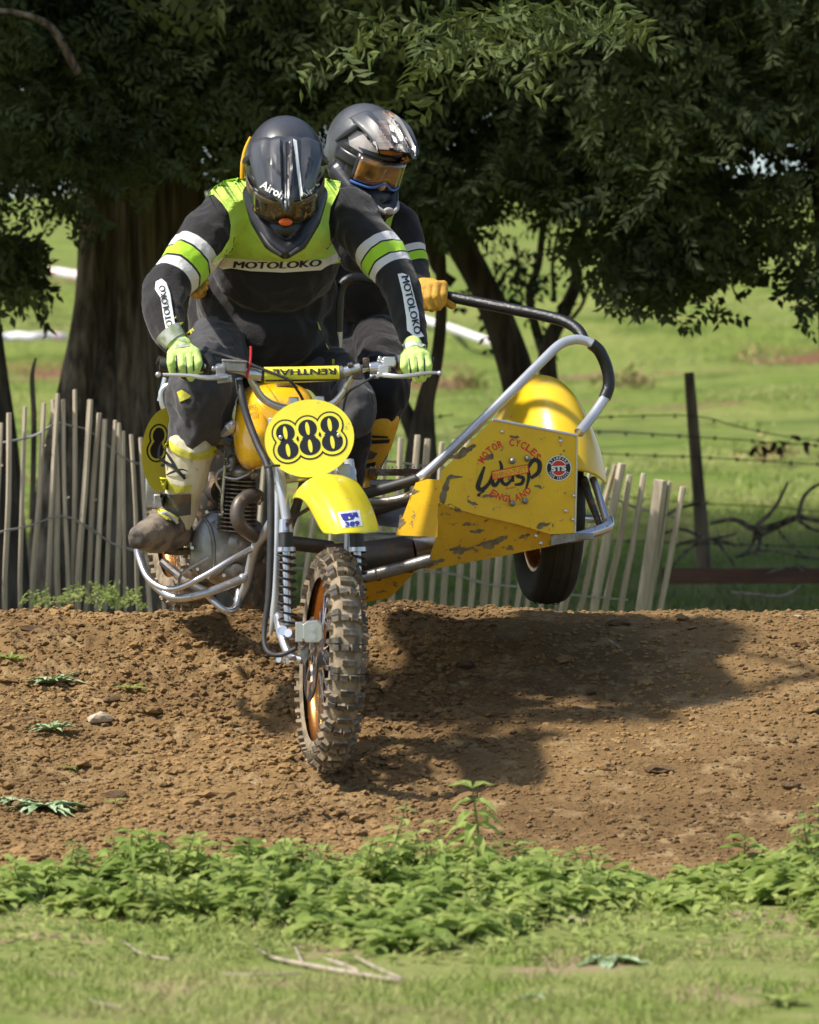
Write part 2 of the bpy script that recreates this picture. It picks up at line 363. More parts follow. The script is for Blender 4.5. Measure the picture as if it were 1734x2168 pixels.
# ------------------------------------------------------------------ ground
_ky = np.array([-60, -16, -5, -3, -1.5, -.5, 0, .8, 1.4, 1.9, 2.3, 3, 4.5, 6, 8, 10, 12, 14, 17, 20, 30, 31.5, 35, 60, 90, 110, 400])
_kz = np.array([0, 0, .03, .10, .14, .235, .335, .56, .745, .83, .80, .55, .3, .3, .45, .68, .80, .93, 1.25, 1.52, 2.25, 2.55, 2.95, 5.2, 7.9, 9.2, 9.2])
_ty = np.concatenate([np.arange(-60, 6, .05), np.arange(6, 40, .25), np.arange(40, 401, 2.)]); _tz = np.interp(_ty, _ky, _kz)
for _ in range(40): _tz[1:-1] = (_tz[:-2]+2*_tz[1:-1]+_tz[2:])/4
def H(x, y):
    x = np.asarray(x, float); y = np.asarray(y, float); z = np.interp(y, _ty, _tz)
    far = np.clip((y-9)/20, 0, 1)
    z = z+far*(fbm(x*.18+3, y*.18, 3, 5)-.45)*.5*np.clip(1.2-y/150, .2, 1) + far*x*.006
    z = z+.30*np.clip(1-np.abs(y-33)/1.6, 0, 1)**2*(.5+vnoise(x*.5, y*.2, 8))+.22*np.clip(1-np.abs(y-26)/1.2, 0, 1)**2*(.3+vnoise(x*.7, y*.2, 9))
    z = z+.045*(fbm(x*.9, y*.9, 3, 11)-.45)*np.clip((2.8-y)/.8, 0, 1)
    return z
def H1(x, y): return float(H(np.array([x]), np.array([y]))[0])
def sheet(name, xs, ys, m, disp=None):
    X, Y = np.meshgrid(xs, ys); Z = H(X, Y)
    if disp is not None: Z = Z+disp(X, Y)
    V = np.stack([X.ravel(), Y.ravel(), Z.ravel()], 1); nx, ny = len(xs), len(ys)
    i, j = np.meshgrid(np.arange(nx-1), np.arange(ny-1)); a = (j*nx+i).ravel()
    Fc = np.stack([a, a+1, a+nx+1, a+nx], 1)
    o = finish(name, V, Fc, m, None, True, recentre=False); o['kind'] = 'structure'; return o
def groundmat(name, cols, scales, bump=.5, bscale=30, bdist=.02, stretch=(1, 1, 1), scar=None):
    """cols: list of colours blended in turn by world-space noise of the given (scale, lo, hi)"""
    m = bpy.data.materials.new(name); m.use_nodes = True; n = m.node_tree.nodes; l = m.node_tree.links; b = n['Principled BSDF']
    b.inputs['Roughness'].default_value = .95; b.inputs['Specular IOR Level'].default_value = .08
    g = n.new('ShaderNodeNewGeometry'); mp = n.new('ShaderNodeMapping'); mp.inputs['Scale'].default_value = stretch; l.new(g.outputs['Position'], mp.inputs[0])
    cur = cols[0]
    for k, (c, (sc, lo, hi)) in enumerate(zip(cols[1:], scales)):
        t = n.new('ShaderNodeTexNoise'); t.inputs['Scale'].default_value = sc; t.inputs['Detail'].default_value = 7; t.inputs['Roughness'].default_value = .62
        l.new(mp.outputs[0], t.inputs['Vector']); r = n.new('ShaderNodeMapRange'); r.inputs[1].default_value = lo; r.inputs[2].default_value = hi; l.new(t.outputs['Fac'], r.inputs[0])
        x = n.new('ShaderNodeMix'); x.data_type = 'RGBA'; l.new(r.outputs[0], x.inputs[0])
        if isinstance(cur, tuple): x.inputs[6].default_value = (*cur, 1)
        else: l.new(cur, x.inputs[6])
        x.inputs[7].default_value = (*c, 1); cur = x.outputs[2]
    for (y0, hw, c, th) in (scar or ()):
        sx = n.new('ShaderNodeSeparateXYZ'); l.new(g.outputs['Position'], sx.inputs[0]); t = n.new('ShaderNodeTexNoise'); t.inputs['Scale'].default_value = .7; t.inputs['Detail'].default_value = 6; l.new(g.outputs['Position'], t.inputs['Vector'])
        a = n.new('ShaderNodeMath'); a.operation = 'SUBTRACT'; l.new(sx.outputs[1], a.inputs[0]); a.inputs[1].default_value = y0; a2 = n.new('ShaderNodeMath'); a2.operation = 'ABSOLUTE'; l.new(a.outputs[0], a2.inputs[0])
        a3 = n.new('ShaderNodeMapRange'); a3.inputs[1].default_value = hw; a3.inputs[2].default_value = hw*.3; l.new(a2.outputs[0], a3.inputs[0]); r = n.new('ShaderNodeMapRange'); r.inputs[1].default_value = th; r.inputs[2].default_value = th+.05; l.new(t.outputs['Fac'], r.inputs[0])
        a4 = n.new('ShaderNodeMath'); a4.operation = 'MULTIPLY'; l.new(a3.outputs[0], a4.inputs[0]); l.new(r.outputs[0], a4.inputs[1]); x = n.new('ShaderNodeMix'); x.data_type = 'RGBA'; l.new(a4.outputs[0], x.inputs[0]); l.new(cur, x.inputs[6]); x.inputs[7].default_value = (*c, 1); cur = x.outputs[2]
    l.new(cur, b.inputs['Base Color'])
    t = n.new('ShaderNodeTexNoise'); t.inputs['Scale'].default_value = bscale; t.inputs['Detail'].default_value = 8; t.inputs['Roughness'].default_value = .65; l.new(g.outputs['Position'], t.inputs['Vector'])
    bp = n.new('ShaderNodeBump'); bp.inputs['Strength'].default_value = bump; bp.inputs['Distance'].default_value = bdist; l.new(t.outputs['Fac'], bp.inputs['Height']); l.new(bp.outputs[0], b.inputs['Normal'])
    return m
M['dirt'] = groundmat('brown_soil', [(.25, .158, .070), (.165, .102, .046), (.34, .235, .12), (.075, .048, .024)], [(1.3, .4, .62), (7, .52, .66), (22, .60, .70)], 1., 40, .02)
M['verge'] = groundmat('verge_soil_grass', [(.17, .22, .05), (.25, .27, .09), (.33, .25, .15)], [(6, .4, .6), (2.3, .53, .62)], .8, 60, .02)
M['field'] = groundmat('pasture', [(.17, .235, .045), (.25, .28, .08), (.10, .155, .03), (.24, .17, .085)], [(.8, .38, .62), (2.6, .5, .66), (1.1, .60, .66)], 1., 6, .12, (.45, 1, 1), [(31.2, 1.1, (.22, .11, .065), .47), (27.5, .6, (.20, .12, .06), .55), (24, 1.2, (.12, .15, .05), .5)])
def gap(a, b, n): return np.linspace(a, b, n)
xs = np.concatenate([gap(-60, -9, 14)[:-1], gap(-9, -2, 60)[:-1], gap(-2, 2, 400)[:-1], gap(2, 9, 60)[:-1], gap(9, 60, 14)])
ys = np.concatenate([gap(-1.45, 2.3, 420)[:-1], gap(2.3, 4.5, 30)])
def ddirt(X, Y):
    k = np.clip((2.6-Y)/.3, 0, 1)*np.clip((Y+1.45)/.15, 0, 1)
    sm = np.clip((.7-X)/.9, .35, 1); rough = (.35+1.0*vnoise(X*.8+5, Y*.8, 3))*sm
    a = .045*(fbm(X*3, Y*4.5, 2, 61)-.4)+.030*(fbm(X*7, Y*7, 3, 21)-.45)+.022*np.maximum(fbm(X*19, Y*19, 3, 31)-.47, 0)+.010*(vnoise(X*55, Y*55, 41)-.5)
    return k*rough*a*2.1
mound = sheet('dirt_mound', xs, ys, M['dirt'], ddirt); WLOC[mound.name] = Vector((0, 0, 0))
xs2 = np.concatenate([gap(-60, -4, 20)[:-1], gap(-4, 4, 200)[:-1], gap(4, 60, 20)])
sheet('grass_verge', xs2, np.concatenate([gap(-60, -6, 20)[:-1], gap(-6, -1.45, 110)]), M['verge'])
field = sheet('grass_field', np.concatenate([gap(-200, -12, 30)[:-1], gap(-12, 12, 130)[:-1], gap(12, 200, 30)]),
      np.concatenate([gap(4.5, 40, 160)[:-1], gap(40, 120, 60)[:-1], gap(120, 400, 10)]), M['field'])
# clods: the largest are pieces of the mound, the small ones one mass
def ico(sub, seed, amp=.35, flat=.62):
    bm = bmesh.new(); bmesh.ops.create_icosphere(bm, subdivisions=sub, radius=1.0); r = random.Random(seed); off = Vector((r.random()*9, r.random()*9, 0))
    for v in bm.verts: v.co *= 1+amp*(noise.noise(v.co*1.6+off)*1.3); v.co.z *= flat
    V = np.array([v.co[:] for v in bm.verts]); Fc = np.array([[x.index for x in f.verts] for f in bm.faces]); bm.free(); return V, Fc
def scatter(name, base, pts, sizes, m, parent=None, kind='stuff', smooth=False):
    V = []; Fc = []; nb = len(base); b = 0
    for k, (V0_, F0) in enumerate(base):
        sel = np.arange(k, len(pts), nb); n = len(sel); 
        if n == 0: continue
        a = rng.random(n)*6.283; ca, sa = np.cos(a), np.sin(a); s = sizes[sel][:, None]; st = (1+.5*rng.random(n))[:, None]
        x = V0_[None, :, 0]*st; y = V0_[None, :, 1]; z = V0_[None, :, 2]*(.7+.6*rng.random(n))[:, None]
        W = np.stack([(x*ca[:, None]-y*sa[:, None])*s, (x*sa[:, None]+y*ca[:, None])*s, z*s], 2)+pts[sel][:, None, :]
        V.append(W.reshape(-1, 3)); Fc.append((F0[None]+(np.arange(n)*len(V0_))[:, None, None]+b).reshape(-1, 3)); b += n*len(V0_)
    o = finish(name, np.concatenate(V), np.concatenate(Fc), m, parent, smooth, recentre=False)
    if kind: o['kind'] = kind
    return o
bases = [ico(1, k) for k in range(6)]
n = 60000; px = rng.uniform(-1.75, 1.75, n); py = -1.45+3.75*rng.random(n)**.9
dens = np.where(px < .15, .85, .42)*(.35+1.2*fbm(px*1.3+2, py*1.3, 3, 55)); keep = rng.random(n) < dens; px, py = px[keep], py[keep]
sz = .0038+.0115*rng.random(len(px))**3.2*np.where(px < .2, 1, .75)
pz = H(px, py)+ddirt(px, py)+sz*.15
scatter('small_clods', bases, np.stack([px, py, pz], 1), sz, M['clod']); bpy.data.objects['small_clods']['label'] = 'small brown crumbs of soil strewn over the dirt mound'
cm = []
for k in range(8):
    V0_, F0 = ico(2, 30+k, .5, .6); me = bpy.data.meshes.new('clod'); me.from_pydata(V0_.tolist(), [], F0.tolist()); me.materials.append(M['clod'] if k % 8 else M['clod_dark']); cm.append(me)
for k in range(280):
    x = random.uniform(-1.5, 1.5); y = random.uniform(-1.3, 1.95)
    if x > .3 and random.random() < .5: x = random.uniform(-1.5, 0)
    s = .014+.020*random.random()**2.5
    o = bpy.data.objects.new('clod', cm[k % 8]); COL.objects.link(o); o.parent = mound
    o.location = (x, y, H1(x, y)+float(ddirt(np.array([x]), np.array([y]))[0])+s*.1); o.scale = (s*random.uniform(.9, 1.7), s, s*random.uniform(.6, 1)); o.rotation_euler = (random.uniform(-.4, .4), random.uniform(-.4, .4), random.uniform(0, 6.28))
def ground_at(u, v, ylo=-4.5, yhi=2.2):
    """where the sight line through a pixel meets the ground"""
    ys_ = np.linspace(ylo, yhi, 900); zs = ZC-(v-V0)*(ys_+D)/F; xs_ = (u-U0)*(ys_+D)/F; hit = np.where(zs <= H(xs_, ys_))[0]
    y = ys_[hit[0]] if len(hit) else yhi; return Vector(((u-U0)*S(y), y, H1((u-U0)*S(y), y)))
def stone(name, u, v, s, label, m='stone', flat=.6, sd=1, cat='stone'):
    V0_, F0 = ico(2, 80+sd, .35, flat); p = ground_at(u, v)
    o = finish(name, V0_*s*np.array([1.35, 1, 1])+np.array(p)+np.array([0, 0, s*.25]), F0, M[m], None, False); tag(o, label, cat); return o
stone('stone', 213, 1527, .030, 'pale flattish stone on the dirt slope at the far left', sd=2)
stone('stone', 533, 1664, .012, 'small whitish stone left of the front tyre on the dirt', sd=3)
stone('stone', 1690, 1308, .011, 'small whitish stone near the mound crest at the far right', sd=4)
stone('soil_lump', 460, 1690, .045, 'broad dark soil lump on the dirt in front of the front tyre', 'clod', .35, 5, 'soil lump')
stone('soil_lump', 1395, 1636, .032, 'brown soil lump lying on the smooth dirt at right', 'clod_dark', .4, 6, 'soil lump')
stone('soil_lump', 1310, 1325, .030, 'dark soil lump near the crest behind the sidecar shadow', 'clod_dark', .45, 7, 'soil lump')
stone('soil_lump', 1675, 1668, .022, 'dark soil lump with a twig at the right frame edge', 'clod_dark', .6, 8, 'soil lump')
stone('soil_lump', 125, 1302, .030, 'dark soil lump on the mound crest below the left stakes', 'clod_dark', .5, 9, 'soil lump')
# ------------------------------------------------------------------ leaves, blades
def leaves(base, d, nrm, L, W, fold=.25, curl=.15):
    """arrays (n,3): base point, direction, normal -> six-vertex folded leaves"""
    d = d/np.linalg.norm(d, axis=1, keepdims=True); s = np.cross(d, nrm); s /= np.linalg.norm(s, axis=1, keepdims=True)+1e-9; nn = np.cross(s, d)
    L = np.broadcast_to(L, (len(base),))[:, None]; W = np.broadcast_to(W, (len(base),))[:, None]
    v0 = base; v1 = base+d*L*.3+s*W*.42+nn*W*fold; v2 = base+d*L*.65+s*W*.40+nn*(W*fold-L*curl*.4); v3 = base+d*L-nn*L*curl
    v4 = base+d*L*.65-s*W*.40+nn*(W*fold-L*curl*.4); v5 = base+d*L*.3-s*W*.42+nn*W*fold; vm = base+d*L*.5-nn*L*curl*.15
    V = np.stack([v0, v1, v2, v3, v4, v5, vm], 1); n = len(base)
    Fq = np.array([[0, 1, 2, 6], [6, 2, 3, 3], [0, 6, 4, 5], [6, 3, 3, 4]])
    T = np.array([[0, 1, 6], [1, 2, 6], [2, 3, 6], [3, 4, 6], [4, 5, 6], [5, 0, 6]])
    return V.reshape(-1, 3), (T[None]+(np.arange(n)*7)[:, None, None]).reshape(-1, 3)
def rleaves(base, d, nrm, L, W):
    d = d/np.linalg.norm(d, axis=1, keepdims=True); s = np.cross(d, nrm); s /= np.linalg.norm(s, axis=1, keepdims=True)+1e-9; nn = np.cross(s, d)
    L = np.broadcast_to(L, (len(base),))[:, None]; W = np.broadcast_to(W, (len(base),))[:, None]
    V = np.stack([base, base+d*L*.45+s*W*.5+nn*W*.2, base+d*L, base+d*L*.45-s*W*.5+nn*W*.2], 1)
    T = np.array([[0, 1, 2], [0, 2, 3]]); return V.reshape(-1, 3), (T[None]+(np.arange(len(base))*4)[:, None, None]).reshape(-1, 3)
def unit(n):
    v = rng.normal(size=(n, 3)); return v/np.linalg.norm(v, axis=1, keepdims=True)
def sprays(centres, per=16, L=.056, W=.024, twig=.25, droop=.5):
    n = len(centres); td = unit(n); td[:, 2] = td[:, 2]*.5-droop; td /= np.linalg.norm(td, axis=1, keepdims=True)
    side = np.cross(td, unit(n)); side /= np.linalg.norm(side, axis=1, keepdims=True); k = np.arange(per); t = (k//2)/(per/2)
    B = centres[:, None, :]+td[:, None, :]*(t*twig)[None, :, None]; sg = np.where(k % 2, 1., -1.)
    dd = td[:, None, :]*.55+side[:, None, :]*sg[None, :, None]*.9+rng.normal(size=(n, per, 3))*.25; dd[..., 2] -= .2
    nr = np.cross(td, side)[:, None, :]+rng.normal(size=(n, per, 3))*.35
    sc = (.75+.5*rng.random((n, per)))
    return rleaves(B.reshape(-1, 3), dd.reshape(-1, 3), nr.reshape(-1, 3), (L*sc).ravel(), (W*sc).ravel())
def blades(x, y, hgt, wid, lean=.35, hfun=H):
    n = len(x); b = np.stack([x, y, hfun(x, y)-.003], 1); a = rng.random(n)*6.283; s = np.stack([np.cos(a), np.sin(a), np.zeros(n)], 1)*np.broadcast_to(wid, (n,))[:, None]
    t = rng.normal(size=(n, 3))*lean; t[:, 2] = 1; t /= np.linalg.norm(t, axis=1, keepdims=True); h = np.broadcast_to(hgt, (n,))[:, None]
    m1 = b+t*h*.55; tip = b+t*h+np.stack([t[:, 0], t[:, 1], -.25*np.ones(n)], 1)*h*.35
    V = np.stack([b-s/2, b+s/2, m1+s*.35, tip, m1-s*.35], 1); T = np.array([[0, 1, 2], [0, 2, 4], [4, 2, 3]])
    return V.reshape(-1, 3), (T[None]+(np.arange(n)*5)[:, None, None]).reshape(-1, 3)
# ------------------------------------------------------------------ field things behind: tapes
for (pts, lab) in (([(-30, 566), (80, 574), (165, 583)], 'upper white and red course tape left of the big trunk'),
                   ([(-30, 713), (60, 712), (140, 714)], 'lower white and red course tape left of the big trunk'),
                   ([(770, 634), (830, 655), (930, 690), (1060, 728)], 'white course tape sagging behind the slim dark trunks')):
    mb = MB(); yy = ground_at(pts[1][0], pts[1][1]+16, 12, 100).y-.5
    pts = [tuple((np.array(pts[i])*(1-t)+np.array(pts[i+1])*t)+np.array([0, 2.5*math.sin(i*2.1+t*5)])) for i in range(len(pts)-1) for t in (0, .25, .5, .75)]+[pts[-1]]
    g3 = [ground_at(u, v+16, 12, 110).y-.5 for u, v in pts]; rows = [[P(u, v-9, y_+.03*math.sin(u*.05)) for (u, v), y_ in zip(pts, g3)], [P(u, v, y_) for (u, v), y_ in zip(pts, g3)], [P(u, v+9, y_) for (u, v), y_ in zip(pts, g3)]]
    mb.grid(rows); o = mb.build('course_tape', M['tape'], solid=.003); tag(o, lab, 'course tape', 'course tapes across the pasture')
# ------------------------------------------------------------------ trees
def trunk(mb, pts, rr, n=64, sub=14, amp=.10, fr=6., seed=0):
    b0 = len(mb.v); mb.tube(pts, rr, n, sub=sub); off = Vector((seed*3.1, 0, 0))
    vs_ = mb.v[b0:]; N = (len(vs_))//n
    for i in range(N):
        c = sum((vs_[i*n+k] for k in range(n)), Vector())/n
        for k in range(n):
            v = vs_[i*n+k]; d = v-c; r = d.length
            if r < 1e-5: continue
            q = d/r; g = noise.noise(Vector((q.x*fr, q.y*fr, v.z*.7))+off)*amp+abs(noise.noise(Vector((q.x*fr*2.6, q.y*fr*2.6, v.z*1.6))+off))*amp*.9
            mb.v[b0+i*n+k] = c+d*(1+g-.04)
lowu = [0, 60, 150, 200, 320, 440, 560, 700, 860, 960, 1080, 1200, 1300, 1380, 1480, 1560, 1640, 1690, 1734, 1800]
lowv = [540, 480, 440, 380, 370, 400, 430, 440, 470, 455, 420, 415, 440, 500, 480, 440, 410, 460, 520, 540]
def crown_pts(n, u0, u1, ylo=7, yhi=13, extra=0):
    u = rng.uniform(u0, u1, n); lim = np.interp(u, lowu, lowv)+extra; vtop = -260
    v = vtop+(lim-vtop)*rng.random(n)**.85; y = rng.uniform(ylo, yhi, n)
    g = .75*fbm(u/95.+7, v/80., 3, 77)+.28*vnoise(u/24., v/24., 79)+.15*np.clip((lim-v)/400, 0, 1); keep = g > .46+.10*np.clip((v-lim+160)/160, 0, 1)
    u, v, y = u[keep], v[keep], y[keep]; s = (y+D)/F; return np.stack([(u-U0)*s, y, ZC-(v-V0)*s], 1)
def box_pts(n, x0, x1, y0, y1, z0, z1):
    p = np.stack([rng.uniform(x0, x1, n), rng.uniform(y0, y1, n), rng.uniform(z0, z1, n)], 1)
    c = np.array([(x0+x1)/2, (y0+y1)/2, (z0+z1)/2]); h = np.array([(x1-x0)/2, (y1-y0)/2, (z1-z0)/2])
    return p[(((p-c)/h)**2).sum(1) < 1]
def crown(parent, name, parts, m=None):
    V = []; Fc = []; b = 0
    for v, f in parts: V.append(v); Fc.append(f+b); b += len(v)
    o = finish(name, np.concatenate(V), np.concatenate(Fc), m or M['leaf'], parent, False); o['kind'] = 'stuff'; return o
# big old tree
Y = 10.
t = thing('old_tree', 'massive old tree with broad ridged trunk behind the left stakes', 'tree', P(340, 1260, Y))
mb = MB(); trunk(mb, PP([(375, 1300, Y), (352, 1000, Y), (335, 850, Y), (312, 600, Y), (305, 420, Y), (300, 200, Y), (300, -250, Y)]), [x*S(Y) for x in (235, 195, 165, 128, 122, 112, 100)], 150, 26, .15, 6.5)
mb.build('trunk', M['bark'], t, angle=None)
mb = MB(); trunk(mb, PP([(95, 1300, Y-.6), (125, 1000, Y-.5), (160, 820, Y-.4), (188, 640, Y-.3), (200, 430, Y-.2), (230, 250, Y)]), [x*S(Y) for x in (52, 40, 34, 30, 30, 26)], 40, 14, .14, 4., 2)
mb.build('side_stem', M['bark'], t, angle=None)
mb = MB(); trunk(mb, PP([(190, 1300, Y-.2), (205, 1000, Y-.3), (228, 800, Y-.25), (240, 600, Y), (250, 480, Y)]), [x*S(Y) for x in (70, 50, 34, 22, 16)], 40, 12, .12, 4., 5)
mb.build('buttress', M['bark'], t, angle=None)
for k, (pts, rr) in enumerate(([[(300, 260, Y), (230, 210, Y-.6), (150, 190, Y-1), (60, 120, Y-1.2), (-60, 90, Y-1.4)], (34, 26, 18, 12, 8)],
        [[(310, 120, Y), (420, 60, Y-.5), (560, 10, Y-.8), (720, -60, Y-1)], (40, 30, 22, 16)],
        [[(165, 155, 7.2), (110, 60, 7.1), (40, 28, 7.), (-20, 22, 7.)], (9, 8, 6, 5)],
        [[(160, 320, 8.9), (130, 235, 8.9), (155, 200, 8.9), (150, 40, 8.9)], (5, 7, 9, 12)])):
    mb = MB(); mb.tube(PP(pts), [x*S(Y) for x in rr], 10, sub=6); mb.build('limb', M['bark'], t, angle=None)
crown(t, 'crown', [sprays(crown_pts(9500, -120, 900, 7.2, 12.5)), sprays(box_pts(7000, -7.5, 2.5, 6, 15, 3.8, 9), 10, .13, .07, .4), sprays(box_pts(4500, -11, -2.8, 3.6, 9, 3.4, 8.5), 10, .13, .07, .4), sprays(box_pts(1100, -4.5, 2.5, 5.8, 9.5, 3.35, 5.5), 12, .09, .045, .35)])  # later boxes: foliage out of view, added to shade the crown's front leaves
# left edge trunk
Y = 8.5
t = thing('edge_tree', 'dark trunk cut off by the left frame edge behind the stakes', 'tree', P(-20, 1260, Y))
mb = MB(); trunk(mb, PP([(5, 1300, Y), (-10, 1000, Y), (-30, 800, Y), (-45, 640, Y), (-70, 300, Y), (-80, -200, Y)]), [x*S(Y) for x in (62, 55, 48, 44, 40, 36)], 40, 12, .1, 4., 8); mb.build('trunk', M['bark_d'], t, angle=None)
u_ = rng.uniform(-60, 75, 110); v_ = 500+rng.random(110)**1.5*130; s_ = S(8.)
crown(t, 'crown', [sprays(np.stack([(u_-U0)*s_, rng.uniform(7.6, 8.4, 110), ZC-(v_-V0)*s_], 1), 12, .06, .03, .2), sprays(crown_pts(500, -150, 180, 7, 9, 20))])
# slim trunks in the middle
def slim(name, label, Y, stems, extra=None, cr=None):
    t = thing(name, label, 'tree', P(stems[0][0][0][0], stems[0][0][0][1], Y))
    for k, (pts, rr) in enumerate(stems):
        mb = MB(); trunk(mb, [P(u, v, Y+.05*k) for u, v in pts], [x*S(Y) for x in rr], 24, 8, .14, 3., k+3)
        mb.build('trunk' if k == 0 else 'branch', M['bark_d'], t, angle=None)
    if cr is not None: crown(t, 'crown', cr)
    return t
slim('leaning_tree', 'dark leaning trunk curving down behind the sidecar rail', 11.5,
     [([(1140, 1000), (1105, 830), (1065, 700), (1020, 600), (975, 520), (930, 440), (900, 300)], (44, 40, 34, 30, 30, 32, 30)),
      ([(960, 600), (930, 575), (915, 540), (905, 440)], (12, 11, 11, 10))],
     cr=[sprays(crown_pts(5600, 820, 1330, 7.4, 13.5)), sprays(box_pts(5000, .5, 7, 6.5, 14, 3.9, 8.5), 10, .13, .07, .4), sprays(box_pts(600, 0, 4.5, 6., 9.5, 3.4, 5.5), 12, .09, .045, .35)])  # last box: unseen foliage added overhead to keep sun off the leaves
slim('forked_tree', 'slender dark forked trunk right behind the clutch hand', 9.5,
     [([(905, 1200), (893, 1000), (900, 860), (925, 760), (935, 640), (930, 470), (925, 300)], (44, 38, 20, 14, 12, 12, 11)),
      ([(895, 960), (862, 880), (838, 820), (800, 700), (780, 560)], (22, 17, 12, 8, 5))],
     cr=[sprays(crown_pts(500, 850, 980, 8, 10))])
slim('wavy_tree', 'thin wavy twin stemmed trunk behind the mudguard top', 13.,
     [([(1170, 1000), (1165, 850), (1160, 740), (1190, 670), (1222, 590), (1210, 530), (1240, 470), (1250, 350)], (24, 22, 19, 15, 13, 12, 11, 9)),
      ([(1155, 760), (1130, 680), (1120, 620), (1140, 560), (1150, 470)], (12, 10, 8, 8, 7)),
      ([(1195, 690), (1230, 650), (1255, 590), (1300, 540)], (5, 4, 3, 2)),
      ([(1175, 640), (1170, 560), (1185, 480)], (5, 4, 4)), ([(1095, 640), (1060, 660), (1020, 700)], (4, 3, 2)), ([(1140, 620), (1100, 590), (1095, 520)], (5, 4, 3))],
     cr=[sprays(crown_pts(3600, 1080, 1600, 10, 14)), sprays(np.stack([(rng.normal(1090, 60, 60)-U0)*S(12.5), rng.uniform(12, 13, 60), ZC-(rng.normal(560, 60, 60)-V0)*S(12.5)], 1), 6, .06, .03, .2)])
t = slim('right_tree', 'tree with thin trunk at the right frame edge and low hanging leaves', 8.5,
     [([(1790, 1200), (1765, 800), (1745, 500), (1728, 250), (1720, 80), (1728, -200)], (30, 26, 20, 14, 13, 12)), ([(1742, 350), (1640, 310), (1540, 290), (1400, 180)], (12, 9, 7, 5))],
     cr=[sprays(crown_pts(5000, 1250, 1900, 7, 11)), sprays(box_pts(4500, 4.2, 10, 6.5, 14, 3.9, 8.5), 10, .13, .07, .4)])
def lowspray(n, cu, cv, su, sv, y, per=12):
    u = rng.normal(cu, su, n); v = rng.normal(cv, sv, n); yy = rng.uniform(y-.5, y+.5, n); s = (yy+D)/F
    return sprays(np.stack([(u-U0)*s, yy, ZC-(v-V0)*s], 1), per, .056, .030, .20)
crown(t, 'low_foliage', [lowspray(150, 1400, 545, 75, 38, 8), lowspray(70, 1300, 500, 60, 25, 8.5), lowspray(60, 1500, 520, 50, 30, 8), lowspray(45, 1725, 570, 22, 50, 8), lowspray(30, 1340, 600, 40, 18, 8), lowspray(50, 1600, 470, 60, 22, 8)])
# bright ash sprig at top centre: near, with sunlight put into its leaf colour
u_ = np.concatenate([rng.normal(1090, 85, 46), rng.normal(1230, 60, 16), rng.normal(800, 90, 16)]); v_ = np.concatenate([rng.normal(50, 38, 46), rng.normal(30, 25, 16), rng.normal(60, 60, 16)]); yy = rng.uniform(3.6, 4.4, len(u_)); s_ = (yy+D)/F
crown(t, 'sunlit_foliage', [sprays(np.stack([(u_-U0)*s_, yy, ZC-(v_-V0)*s_], 1), 13, .066, .024, .24)], M['leaf_b'])

def brack(label, u, v, su, sv, n, Yh=None):
    p = ground_at(u, v, 12, 80); s = S(p.y); n = int(n*.8); c = np.array(p[:])+rng.normal(size=(n, 3))*np.array([su*s*.7, .5, sv*s*.22])+np.array([0, 0, sv*s*.15])
    V, Fc = sprays(c, 8, .07*s/.003, .02*s/.003, .16*s/.003, -.05); o = finish('dead_bracken', V, Fc, M['straw_d'], None, False); tag(o, label, 'bracken', None, 'stuff'); return o
M['straw_d'] = mat('dead_bracken', (.20, .125, .06), .9, col2=(.30, .27, .10), nscale=4, world=True)
brack('brown clump of dead bracken on the pasture beyond the mudguard rail', 1330, 812, 45, 16, 46)
brack('dry brown scrub low on the pasture right of the wire post', 1640, 965, 55, 16, 46)
brack('distant brown scrub high on the hillside at right', 1640, 515, 40, 18, 40)
brack('small brown clump on the pasture at the left edge beside the trunk', 55, 630, 28, 10, 26)
brack('reddish brown clump beside the red soil scar far right', 1580, 760, 20, 7, 18)
brack('small brown scrub tuft near the clutch hand on the pasture', 965, 815, 26, 14, 24)
# ------------------------------------------------------------------ paling fence
pf = thing('paling_fence', 'sagging grey fence of split wooden stakes wired together behind the mound', 'fence', P(600, 1270, 6))
SL = [(2, 905, -22, 12), (19, 884, 14, 14), (52, 871, 43, 12), (92, 863, 70, 13), (112, 856, 128, 15), (121, 843, 101, 12), (134, 856, 142, 12), (158, 835, 152, 15), (190, 856, 166, 15), (209, 884, 181, 12),
      (221, 897, 209, 12), (243, 899, 223, 13), (251, 905, 249, 13), (262, 922, 266, 9), (278, 929, 296, 12), (298, 936, 318, 11), (322, 950, 345, 12), (352, 960, 366, 12), (380, 965, 392, 12), (410, 962, 425, 12)]
SM = [(560, 965, 540, 12), (600, 960, 575, 12), (640, 955, 610, 12), (675, 950, 645, 12), (710, 948, 690, 12), (745, 946, 722, 13), (776, 948, 752, 13), (794, 944, 775, 12), (816, 940, 800, 14), (848, 936, 828, 16), (884, 930, 853, 16), (905, 938, 888, 14), (935, 945, 914, 15), (962, 940, 940, 15), (990, 940, 966, 15), (1018, 940, 994, 17), (1052, 942, 1022, 22),
      (1078, 948, 1050, 17), (1100, 955, 1070, 14), (1130, 965, 1091, 13), (1160, 975, 1117, 13), (1190, 985, 1150, 13), (1215, 990, 1178, 12), (1250, 995, 1192, 11)]
SR = [(1284, 999, 1204, 12), (1301, 992, 1228, 14), (1315, 989, 1263, 21), (1332, 1013, 1287, 14), (1362, 1010, 1318, 16), (1397, 1024, 1360, 34), (1417, 1027, 1381, 13), (1445, 1038, 1397, 16)]
def fy(u): return 5.2+1.0*max(0, min(1, u/1400.))+.0
